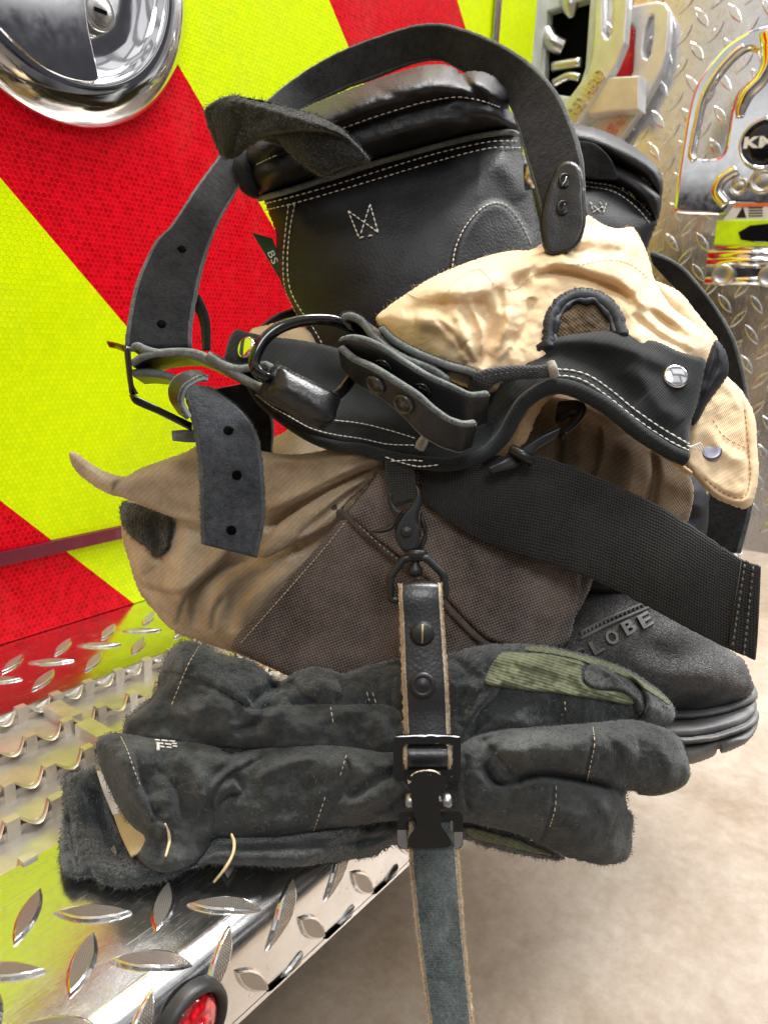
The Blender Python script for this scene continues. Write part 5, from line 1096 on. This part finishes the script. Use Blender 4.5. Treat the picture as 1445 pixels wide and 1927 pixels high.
# ================================================================ glove strap
GS = root('glove_strap', 'black leather glove strap with trigger clip and worn cam buckle hanging in front of gloves', 'glove strap', at(800, 1400, .38))
dG = .376
mb = MB()
flat = lambda d: (lambda x, y: np.full(np.shape(x), d))
relief(mb, [(758, 1037), (747, 1020), (742, 1005), (744, 989), (753, 973), (762, 962), (773, 950), (780, 935), (782, 922), (779, 909), (784, 912), (789, 920), (793, 931), (794, 947), (788, 967), (787, 983), (793, 998), (790, 1017), (783, 1036)], .388, T=.0038, r=6, back=.003, step=2)
relief(mb, [(783, 1040), (790, 1020), (797, 1004), (790, 985), (793, 962), (800, 980), (804, 1000), (802, 1020), (793, 1038)], .393, T=.0035, r=6, back=.003, step=2)
lathe(mb, at(782, 1042, .388), _n(-UPV), [(.0052, -.002), (.0056, 0), (.005, .002), (.003, .0025)], 20)
lathe(mb, at(781, 1048, .388), _n(-UPV), [(.0022, -.001), (.0022, .004), (.0038, .0055), (.0040, .008), (.003, .0095), (.0003, .0102)], 18)
hook = mb.build('trigger_clip', BLKSAT, GS)
mb = MB(); relief(mb, [(731, 924), (736, 926), (740, 933), (739, 942), (746, 954), (758, 963), (752, 972), (744, 988), (736, 999), (718, 1003), (702, 1003), (699, 999), (718, 994), (732, 988), (739, 980), (741, 970), (735, 960), (730, 945), (729, 932)], .386, T=.0028, r=5, back=.003, step=2); mb.build('thumb_lever', BLKSAT, hook)
mb = MB(); lathe(mb, at(764, 1001, .3845), -FWD, [(.0029, 0), (.0028, .0010), (.002, .0019), (.0003, .0023)], 20); mb.build('pivot_rivet', BLKSAT, hook)
mb = MB(); tube(mb, [at(x, y, .386) for x, y in [(752, 1130), (738, 1128), (735, 1122), (734, 1088), (737, 1083), (756, 1056), (762, 1051), (781, 1049), (800, 1050), (805, 1053), (832, 1079), (835, 1086), (838, 1115), (836, 1119), (828, 1122)]], .00195, 12, n=4); mb.build('swivel_ring', BLKSAT, GS)
mb = MB()
A, B, Nn, gpt = ribbon(mb, [(750, 1108, .3905), (750, 1099, .386), (750.5, 1102, .3805), (751, 1125, .3775), (754, 1170, .376), (756, 1230, .373), (758, 1290, .370), (761, 1340, .370), (763, 1392, .3675)], [(829, 1108, .3905), (830, 1097, .386), (831, 1102, .3805), (832, 1125, .3775), (835, 1170, .376), (839, 1230, .373), (843, 1290, .370), (845, 1340, .370), (847, 1392, .3675)], .0035, 0, 1, n=9, cross=12, jag=.00008, bulge=.0012)
edgefuzz(mb, A, 900, .0009, 2, .00009); edgefuzz(mb, B, 900, .0009, 2, .00009)
ribbon(mb, [(750, 1110, .384), (752, 1200, .380), (756, 1300, .3745), (760, 1384, .3725)], [(832, 1110, .384), (836.5, 1200, .380), (844.5, 1300, .3745), (847, 1384, .3725)], .003, 1, 1, n=14, jag=.0004)
LEAG = m_leather('glazed_leather', (.016, .016, .019), .36, 620, coat=.35, amp=1.6)
lstrap = mb.build('leather_strap', [LEAG, TANEDGE, FIBT], GS)
for i, (x, y) in enumerate(((794, 1192), (795, 1289))):
    mb = MB(); dd = .3735 if i == 0 else .3685; c = at(x, y, dd); axn = _n(-FWD+.1*UPV)
    if i == 0:
        lathe(mb, c, axn, [(.0060, 0), (.0060, .0008), (.0050, .0014), (.0048, .0026), (.0044, .0029), (.0002, .0029)], 36)
        rv = mb.build('slotted_rivet', BLKSAT, lstrap); mb = MB(); tube(mb, [c+axn*.0029+UPV*.0046, c+axn*.0029-UPV*.0046], .00055, 6, n=2); mb.build('rivet_slot', m_plain('brass_fleck', (.45, .36, .18), .4, .6), rv)
    else:
        lathe(mb, c, axn, [(.0062, 0), (.0062, .0008), (.0052, .0016), (.0040, .0017), (.0037, .0012), (.0030, .0020), (.0002, .0023)], 36); mb.build('snap_rivet', BLKSAT, lstrap)
def pxplate(mb, loops, d, th, bev=.0004, m=0, tilt=0):
    plate(mb, loops, lambda x, y, z: at(x, y, d-z-tilt*(y-1430)), th, bev, m)
mb = MB()
pxplate(mb, [rrect(740, 1382, 867, 1470, 10), rrect(758, 1400, 852, 1448, 4)[::-1]], .3655, .0028)
ribbon(mb, [(744, 1383, .3650), (803, 1381, .3645), (862, 1383, .3650)], [(742, 1386, .3638), (803, 1384.5, .3635), (865, 1386, .3638)], .0006, 1, n=6, jag=.0002)
frame = mb.build('buckle_frame', [BLKWORN, SILVER], GS)
mb = MB()
ribbon(mb, [(760, 1400, .369), (757, 1408, .3655), (757, 1425, .3635), (758, 1442, .365), (760, 1452, .368)], [(846, 1400, .369), (851, 1408, .3655), (853, 1425, .3635), (852, 1442, .365), (850, 1452, .368)], .0028, 1, 1, n=7, jag=.0003)
A, B, _, _ = ribbon(mb, [(764, 1400, .3685), (762, 1408, .3648), (762, 1425, .3628), (763, 1442, .3643), (764, 1453, .3675)], [(843, 1400, .3685), (846, 1408, .3648), (847, 1425, .3628), (846, 1442, .3643), (845, 1453, .3675)], .002, 0, 1, n=7)
edgefuzz(mb, A, 260, .0012, 2); edgefuzz(mb, B, 260, .0012, 2)
mb.build('strap_roll', [LEAG, TANEDGE, FIBT], GS)
mb = MB()
lev = [(766, 1462), (772, 1456), (780, 1451), (795, 1447), (812, 1447), (824, 1451), (833, 1458), (838, 1470), (836, 1480), (828, 1494), (826, 1503), (829, 1516), (829, 1532), (835, 1541), (829, 1549), (829, 1554), (838, 1565), (846, 1578), (850, 1588), (846, 1593), (825, 1595), (771, 1594), (767, 1587), (770, 1573), (784, 1554), (783, 1544), (777, 1528), (775, 1503), (770, 1486)]
pxplate(mb, [sm(lev, 3)], .3575, .0030, .0008)
lever = mb.build('cam_lever', BLKWORN, GS)
mb = MB(); ribbon(mb, [(769, 1459, .3566), (782, 1451, .3563), (803, 1447.5, .3562), (824, 1451, .3563), (836, 1463, .3566)], [(770, 1461, .3560), (783, 1453.5, .3557), (803, 1450, .3556), (823, 1453.5, .3557), (834, 1465, .3560)], .0006, 0, n=6, jag=.0002)
mb.add([at(766, 1467, .3556), at(775, 1471, .3556), at(768, 1476, .3556)], [(0, 1, 2)]); mb.build('chipped_edge', m_plain('brass_chip', (.6, .5, .34), .4, .5), lever)
mb = MB()
for x in (769, 843): lathe(mb, at(x, 1507, .3600), _n(RGT if x > 800 else -RGT), [(.0034, -.003), (.0034, .0005), (.0028, .0014), (.001, .0018)], 20)
tube(mb, [at(770, 1507, .3605), at(842, 1507, .3605)], .0024, 10, n=2); mb.build('hinge_pin', SILVER, GS)
mb = MB(); pxplate(mb, [rrect(747, 1527, 871, 1598, 12), rrect(764, 1545, 853, 1590, 4)[::-1]], .3615, .0024); lf = mb.build('keeper_frame', BLKWORN, GS)
mb = MB(); pxplate(mb, [[(747.5, 1562), (764, 1562), (766, 1597), (758, 1597), (750, 1592), (747.5, 1584)]], .3602, .0004, 0); pxplate(mb, [[(854, 1566), (870.5, 1566), (870.5, 1584), (868, 1592), (860, 1597), (854, 1597)]], .3602, .0004, 0); mb.build('worn_corner', SILVER, lf)
mb = MB()
TL = [(773, 1545, .3625), (770, 1592, .3605), (774, 1650, .358), (784, 1750, .353), (795, 1830, .349), (808, 1927, .344), (822, 2020, .340), (836, 2100, .337)]
TR = [(852, 1545, .3625), (860, 1592, .3605), (865, 1650, .358), (872, 1750, .353), (880, 1830, .349), (890, 1927, .344), (902, 2020, .340), (914, 2100, .337)]
A, B, _, _ = ribbon(mb, TL, TR, .003, 0, 1, n=14, cross=14, jag=.0001, bulge=.0006)
ribbon(mb, [(x-.5, y, d+.0012) for x, y, d in TL], [(x+2.5, y, d+.0012) for x, y, d in TR], .0022, 1, 1, n=14, jag=.0004)
edgefuzz(mb, A, 1800, .0016, 2, .00010); edgefuzz(mb, B, 2600, .0018, 2, .00010)
# nap on the face
k = 9000; t = rng.uniform(0, len(A)-1.01, k); i = t.astype(int); u = rng.uniform(.02, .98, (k, 1)); base = A[i]*(1-u)+B[i]*u; base = base-FWD*.0007
dv = rng.normal(0, 1, (k, 1))*RGT*.6+rng.normal(0, 1, (k, 1))*UPV*.6-FWD*.5; dv /= np.linalg.norm(dv, axis=1)[:, None]; Lh = .0013*rng.uniform(.4, 1.2, (k, 1)); sd_ = np.cross(dv, FWD); sd_ /= np.linalg.norm(sd_, axis=1)[:, None]
mb.add(np.stack([base-sd_*.0001, base+sd_*.0001, base+dv*Lh], 1).reshape(-1, 3), [(3*a, 3*a+1, 3*a+2) for a in range(k)], 3)
mb.build('hanging_tail', [m_suede('rough_flesh_side', (.020, .028, .029), (.16, .19, .19), fine=650, amp=1.8), TANEDGE, FIBT, m_plain('nap_fibre', (.15, .175, .175), .9)], GS)

# ================================================================ gloves
GA = root('structural_glove', 'upper charcoal suede glove with olive knit back, held behind the strap above the other glove', 'glove', at(700, 1330, .44), 'pair of gloves held in the strap')
mb = MB()
ga = [(232, 1380), (242, 1347), (282, 1313), (296, 1290), (301, 1265), (311, 1240), (329, 1214), (350, 1205), (380, 1212), (409, 1228), (444, 1236), (478, 1246), (500, 1262), (520, 1280), (532, 1281), (557, 1263), (591, 1254), (625, 1260), (645, 1267), (680, 1255), (720, 1245), (760, 1237), (805, 1236), (846, 1229), (891, 1216), (946, 1211), (1019, 1213), (1086, 1227), (1141, 1243), (1186, 1261), (1230, 1290), (1258, 1315), (1270, 1337), (1266, 1356), (1250, 1366), (1220, 1366), (1186, 1368), (1108, 1375), (1000, 1395), (900, 1420), (743, 1440), (600, 1440), (429, 1436), (300, 1430), (250, 1410)]
G1 = relief(mb, ga, [(240, 1370, .415), (350, 1220, .42), (700, 1260, .418), (1000, 1230, .415), (1265, 1340, .428), (800, 1420, .410), (450, 1400, .408)], T=.020, r=58, back=.022, step=3, limit=True,
   folds=[([(802, 1225), (804, 1300), (806, 1400)], 44, -.007, 'n'), ([(740, 1260), (735, 1310), (742, 1380)], 8, -.003), ([(868, 1260), (864, 1310), (872, 1370)], 8, -.003), ([(700, 1340), (720, 1370), (715, 1410)], 9, .003), ([(306, 1262), (350, 1270), (400, 1290), (445, 1315), (470, 1330)], 24, .0060, 's'), ([(470, 1335), (520, 1335), (560, 1325), (640, 1325), (760, 1330)], 12, -.0030), ([(470, 1320), (500, 1300), (530, 1290)], 11, -.010), ([(455, 1330), (490, 1350), (520, 1340), (545, 1322)], 12, .006), ([(490, 1395), (515, 1360), (520, 1330)], 14, .004), ([(440, 1380), (480, 1362), (500, 1345)], 9, -.006), ([(240, 1375), (320, 1370), (400, 1400), (480, 1405)], 16, -.005), ([(560, 1265), (580, 1300), (640, 1290)], 20, .006), ([(545, 1280), (570, 1305), (600, 1322)], 9, -.006),
     ([(625, 1262), (640, 1300), (625, 1320)], 11, -.004), ([(360, 1350), (400, 1330), (450, 1345)], 22, .005),
     ([(880, 1370), (905, 1335), (930, 1310), (945, 1285)], 22, .008, 's'), ([(900, 1372), (945, 1362), (1000, 1366), (1080, 1366), (1180, 1362)], 18, .006), ([(880, 1395), (900, 1370), (925, 1352)], 9, -.006), ([(1180, 1268), (1204, 1292), (1216, 1320), (1208, 1348), (1190, 1366)], 26, .011, 's'), ([(860, 1240), (880, 1270), (870, 1320)], 12, -.005), ([(850, 1300), (880, 1290), (900, 1300)], 12, .004), ([(1000, 1222), (1100, 1245), (1180, 1280)], 9, .003),
     ([(1215, 1290), (1245, 1310), (1262, 1335)], 8, .003)],
   noise=[(.0042, 58), (.0024, 25), (.0009, 10)], ragged=.5)
fuzz(mb, G1, 8500, .0019, 1, edge=.22); fuzz(mb, G1, 900, .0018, 2, edge=.15, w=.00009)
gaB = mb.build('suede_body', [GLOVER, FIB, FIBL], GA)
mb = MB()  # smoother cuff panel
Cf = relief(mb, [(302, 1268), (340, 1268), (380, 1280), (420, 1302), (452, 1325), (480, 1335), (520, 1328), (560, 1326), (640, 1326), (748, 1334), (748, 1420), (680, 1418), (600, 1408), (520, 1410), (440, 1408), (360, 1400), (290, 1390), (236, 1392), (234, 1378), (244, 1350), (284, 1316), (298, 1292)], lambda x, y: G1.d(x, y)-.0004, T=.0022, r=8, back=.002, step=3, noise=[(.0008, 14)], ragged=.2)
fuzz(mb, Cf, 1400, .0014, 1, edge=.1); mb.build('cuff_panel', [GLOVE, FIB], GA)
mb = MB()
OL = relief(mb, [(913, 1287), (916, 1268), (924, 1252), (934, 1236), (946, 1227), (985, 1228), (1024, 1230), (1062, 1237), (1097, 1247), (1094, 1262), (1094, 1280), (1106, 1291), (1130, 1298), (1160, 1300), (1182, 1308), (1194, 1322), (1184, 1327), (1162, 1324), (1125, 1317), (1086, 1311), (1040, 1304), (997, 1301), (955, 1295)], lambda x, y: G1.d(x, y)-.0004, T=.0022, r=6, back=.002, step=2.5,
  folds=[([(940, 1250), (1000, 1262), (1060, 1280)], 8, -.0010), ([(960, 1235), (980, 1265), (975, 1290)], 6, -.0008), ([(1020, 1240), (1040, 1275), (1035, 1298)], 7, -.0008)], noise=[(.0004, 12)], uvrot=-.18)
OL2 = relief(mb, [(1008, 1214), (1086, 1230), (1164, 1253), (1219, 1287), (1245, 1305), (1262, 1322), (1256, 1326), (1240, 1314), (1206, 1293), (1170, 1272), (1141, 1262), (1086, 1242), (1040, 1232), (985, 1223)], lambda x, y: G1.d(x, y)-.0004, T=.0014, r=5, back=.002, step=2.5, uvrot=-.5)
mb.build('olive_knit_back', OLIVE, GA)
mb = MB()
TP = relief(mb, [(1099, 1262), (1108, 1251), (1125, 1249), (1142, 1254), (1160, 1270), (1180, 1290), (1200, 1310), (1211, 1326), (1210, 1345), (1197, 1340), (1190, 1320), (1176, 1305), (1150, 1298), (1124, 1297), (1106, 1290), (1098, 1278)], lambda x, y: G1.d(x, y)-.0010, T=.0022, r=6, back=.002, step=2.5, noise=[(.0004, 9)])
fuzz(mb, TP, 500, .0014, 1); mb.build('fingertip_patch', [GLOVE, FIB], GA)
mb = MB()
for pts in ([(375, 1216), (355, 1250), (338, 1290), (322, 1330)], [(690, 1302), (696, 1322)], [(701, 1303), (708, 1325)], [(622, 1330), (626, 1352), (628, 1372)], [(945, 1233), (935, 1262)], [(1062, 1320), (1064, 1345)]):
    row(pts, G1 if pts[0][0] != 622 else Cf, off=.0028 if pts[0][0] < 380 else .0012, ln=.0024, gap=.0010, r=.00032)
mb.build('stitching', THREADT, GA)

GB = root('structural_glove', 'lower charcoal suede glove lying palm out, its open cuff showing white and beige lining', 'glove', at(700, 1530, .42), 'pair of gloves held in the strap')
mb = MB()  # lower fuzzy layer
G3 = relief(mb, [(372, 1628), (392, 1590), (404, 1570), (510, 1565), (620, 1550), (743, 1530), (860, 1535), (950, 1560), (1040, 1600), (1062, 1614), (1050, 1619), (1000, 1613), (930, 1597), (870, 1580), (743, 1590), (700, 1612), (620, 1624), (540, 1632), (450, 1628), (400, 1626)], .418, T=.018, r=34, back=.012, step=3, limit=True, folds=[([(400, 1600), (520, 1598), (640, 1590), (740, 1570)], 8, -.006), ([(880, 1560), (960, 1585), (1050, 1612)], 5, -.003)], noise=[(.003, 30), (.001, 10)], ragged=.9)
fuzz(mb, G3, 3800, .0020, 1, edge=.4); mb.build('under_layer', [GLOVER, FIB], GB)
mb = MB(); o3 = relief(mb, [(880, 1556), (930, 1568), (980, 1582), (1020, 1598), (1050, 1612), (1010, 1606), (950, 1592), (885, 1576)], lambda x, y: G3.d(x, y)-.0012, T=.002, r=5, back=.002, step=3, uvrot=-.4); mb.build('olive_knit_back', OLIVE, GB)
mb = MB()  # cuff interior
G4 = relief(mb, [(118, 1472), (126, 1458), (138, 1453), (160, 1450), (180, 1446), (196, 1470), (230, 1560), (330, 1600), (385, 1600), (380, 1622), (350, 1638), (326, 1650), (290, 1662), (255, 1668), (228, 1669), (195, 1663), (169, 1650), (144, 1653), (122, 1645), (113, 1622), (114, 1580), (120, 1545), (121, 1514)], [(120, 1560, .410), (180, 1450, .41), (330, 1650, .392), (230, 1600, .402)], T=.006, r=20, back=.005, step=3, limit=True,
   folds=[([(185, 1480), (190, 1540), (210, 1590), (250, 1615)], 24, -.012), ([(130, 1480), (150, 1500), (165, 1560), (185, 1620), (220, 1640), (300, 1640)], 18, .004), ([(125, 1520), (135, 1580), (150, 1640)], 6, -.005)], noise=[(.0018, 26), (.0010, 9)], ragged=.8)
fuzz(mb, G4, 4200, .0019, 1, edge=.3); fuzz(mb, G4, 400, .0022, 2, edge=.2)
mb.build('cuff_interior', [GLOVER, FIB, FIBL], GB)
gl = lambda P, o: [(x, y, min(float(G4.d(x, y)), float(dstep(x, y))-.02)-o) for x, y in P]
mb = MB(); ribbon(mb, gl([(182, 1450), (190, 1478), (200, 1505), (212, 1534)], .002), gl([(196, 1452), (214, 1480), (228, 1505), (240, 1528)], .009), .0012, 0, n=8, bulge=.001); mb.build('white_lining_tape', WHITE, GB)
mb = MB(); ribbon(mb, gl([(212, 1532), (224, 1565), (236, 1592), (246, 1612)], .002), gl([(242, 1526), (258, 1550), (276, 1572), (290, 1588)], .009), .0015, 0, n=8, bulge=.001); mb.build('beige_lining', BEIGE, GB)
mb = MB()  # main body: cuff, palm, fingers
gb = [(181, 1400), (188, 1387), (205, 1380), (227, 1379), (296, 1389), (360, 1395), (409, 1406), (434, 1418), (470, 1412), (508, 1406), (581, 1401), (630, 1401), (704, 1412), (743, 1415), (800, 1412), (868, 1398), (891, 1385), (952, 1371), (1030, 1366), (1108, 1360), (1186, 1354), (1242, 1366), (1275, 1385), (1289, 1412), (1297, 1447), (1291, 1468), (1266, 1484), (1232, 1492), (1200, 1490), (1180, 1491), (1180, 1520), (1191, 1537), (1189, 1570), (1186, 1603), (1175, 1620), (1141, 1628), (1102, 1622), (1063, 1611), (1030, 1596), (974, 1570), (918, 1557), (874, 1548), (743, 1545), (680, 1553), (621, 1560), (560, 1570), (508, 1576), (440, 1578), (404, 1580), (395, 1598), (372, 1620), (340, 1636), (310, 1642), (280, 1634), (256, 1612), (252, 1600), (262, 1580), (250, 1558), (226, 1525), (206, 1485), (193, 1455), (184, 1425)]
G2 = relief(mb, gb, [(190, 1410, .398), (300, 1620, .385), (420, 1500, .392), (743, 1480, .392), (1000, 1450, .392), (1280, 1430, .405), (1180, 1580, .400), (1000, 1560, .398)], T=.019, r=52, back=.014, step=3, limit=True,
   folds=[([(806, 1400), (808, 1480), (812, 1560)], 44, -.006, 'n'), ([(740, 1430), (730, 1480), (742, 1540)], 7, -.003), ([(880, 1420), (872, 1480), (884, 1530)], 7, -.003), ([(227, 1395), (245, 1450), (262, 1500), (290, 1545), (310, 1575)], 17, .0045), ([(250, 1400), (268, 1470), (295, 1535), (340, 1565)], 6, -.0022), ([(265, 1600), (300, 1570), (320, 1520), (285, 1500)], 14, .004),
     ([(300, 1625), (300, 1595), (285, 1560)], 9, -.005), ([(395, 1590), (400, 1540), (398, 1500), (420, 1465), (460, 1440), (500, 1420)], 22, .007, 's'), ([(385, 1560), (395, 1520), (390, 1480), (410, 1455), (445, 1435)], 10, -.006),
     ([(445, 1458), (455, 1490), (425, 1500), (405, 1530)], 7, -.0045), ([(410, 1505), (440, 1475), (455, 1500)], 8, .003), ([(340, 1540), (380, 1530), (400, 1515)], 12, -.003), ([(420, 1420), (470, 1430), (560, 1420), (640, 1420)], 14, -.002),
     ([(650, 1500), (680, 1490), (720, 1460), (755, 1450)], 11, -.006), ([(640, 1520), (690, 1505), (730, 1490), (760, 1470)], 16, .005), ([(700, 1530), (740, 1515), (765, 1490)], 8, -.005), ([(640, 1415), (660, 1450), (640, 1500), (600, 1560)], 4, -.0018), ([(480, 1470), (530, 1440), (600, 1425)], 8, .0035), ([(440, 1545), (500, 1555), (580, 1540)], 14, .003), ([(560, 1480), (620, 1470), (660, 1440)], 10, -.0025), ([(330, 1420), (370, 1450), (385, 1500)], 14, .0035), ([(290, 1440), (330, 1480), (345, 1530)], 8, -.0022), ([(700, 1440), (735, 1440), (755, 1425)], 9, .003), ([(470, 1560), (440, 1520), (450, 1490)], 7, -.003), ([(1140, 1380), (1160, 1420), (1150, 1460)], 12, -.002), ([(1100, 1500), (1130, 1540), (1140, 1600)], 12, -.002),
     # finger partings
     ([(965, 1455), (940, 1462), (920, 1450), (915, 1432), (925, 1412), (950, 1400), (1000, 1392)], 12, -.004), ([(905, 1440), (930, 1470), (960, 1476), (1000, 1460), (1040, 1458), (1100, 1468), (1180, 1490)], 9, -.014), ([(990, 1466), (1040, 1462), (1100, 1474), (1180, 1500)], 10, -.006), ([(940, 1425), (960, 1410), (1030, 1405), (1100, 1400), (1200, 1400)], 34, .008), ([(960, 1510), (1060, 1530), (1150, 1560)], 36, .007), ([(925, 1455), (950, 1472), (975, 1478)], 10, .006), ([(900, 1400), (930, 1385), (1000, 1378)], 8, -.003),
     ([(1108, 1362), (1112, 1400), (1102, 1450), (1098, 1465)], 4, -.0022), ([(1040, 1470), (1038, 1520), (1022, 1570), (1005, 1592)], 4, -.0022), ([(870, 1500), (900, 1540), (960, 1560)], 10, -.003), ([(1230, 1400), (1262, 1430), (1260, 1470)], 14, .003)],
   noise=[(.0046, 66), (.0022, 27), (.0006, 10)], ragged=.35)
fuzz(mb, G2, 5200, .0015, 1, edge=.2, w=.00009); fuzz(mb, G2, 1700, .0022, 1, edge=.7); fuzz(mb, G2, 600, .0018, 2, edge=.15, w=.00009)
mb.build('suede_palm', [GLOVE, FIB, FIBL], GB)
mb = MB(); ribbon(mb, [(1200, 1489, .402), (1232, 1490, .401), (1262, 1482, .401), (1285, 1470, .403), (1294, 1452, .405)], [(1200, 1494, .406), (1232, 1497, .405), (1266, 1489, .405), (1290, 1474, .407), (1298, 1452, .408)], .002, 0, n=6, bulge=.001); mb.build('olive_knit_back', OLIVE, GB)
mb = MB()
row([(228, 1386), (240, 1410), (252, 1445), (266, 1480)], G2, off=.0006, ln=.0020, gap=.001, r=.00028)
for pts in ([(1115, 1368), (1118, 1400), (1110, 1440), (1104, 1470)], [(1046, 1478), (1044, 1520), (1032, 1562)], [(652, 1420), (640, 1460)], [(612, 1500), (590, 1565)]): row(pts, G2, off=.0006, ln=.0022, gap=.0012, r=.0003)
mb.build('stitching', THREADT, GB)
mb = MB()  # stitched white mark on the cuff
for x, y, l in ((292, 1392, 9), (304, 1393, 12), (318, 1394, 12), (294, 1398, 14), (311, 1400, 12), (325, 1399, 8), (302, 1405, 8), (314, 1406, 9), (326, 1404, 8)):
    p = [at(x+dx, y+dx*.1, float(G2.d(x+dx, y+dx*.1))-.0008) for dx in (0, l/2, l)]; tube(mb, p, .00045, 5, n=2)
p = [at(298, y, float(G2.d(298, y))-.0008) for y in (1400, 1406, 1412)]; tube(mb, p, .0009, 5, n=2)
mb.build('stitched_mark', THREAD, GB)
mb = MB()
tube(mb, [at(x, y, d) for x, y, d in [(436, 1570, .366), (441, 1586, .358), (438, 1608, .353), (424, 1634, .350), (403, 1660, .352)]], [.0006, .0008, .0007, .0008, .0006], 6)
tube(mb, [at(x, y, float(G2.d(x, y))-.0012) for x, y in [(311, 1550), (318, 1568), (319, 1585), (312, 1612)]], [.0005, .0007, .0008, .0006], 6)
mb.build('loose_thread', YTHREAD, GB)
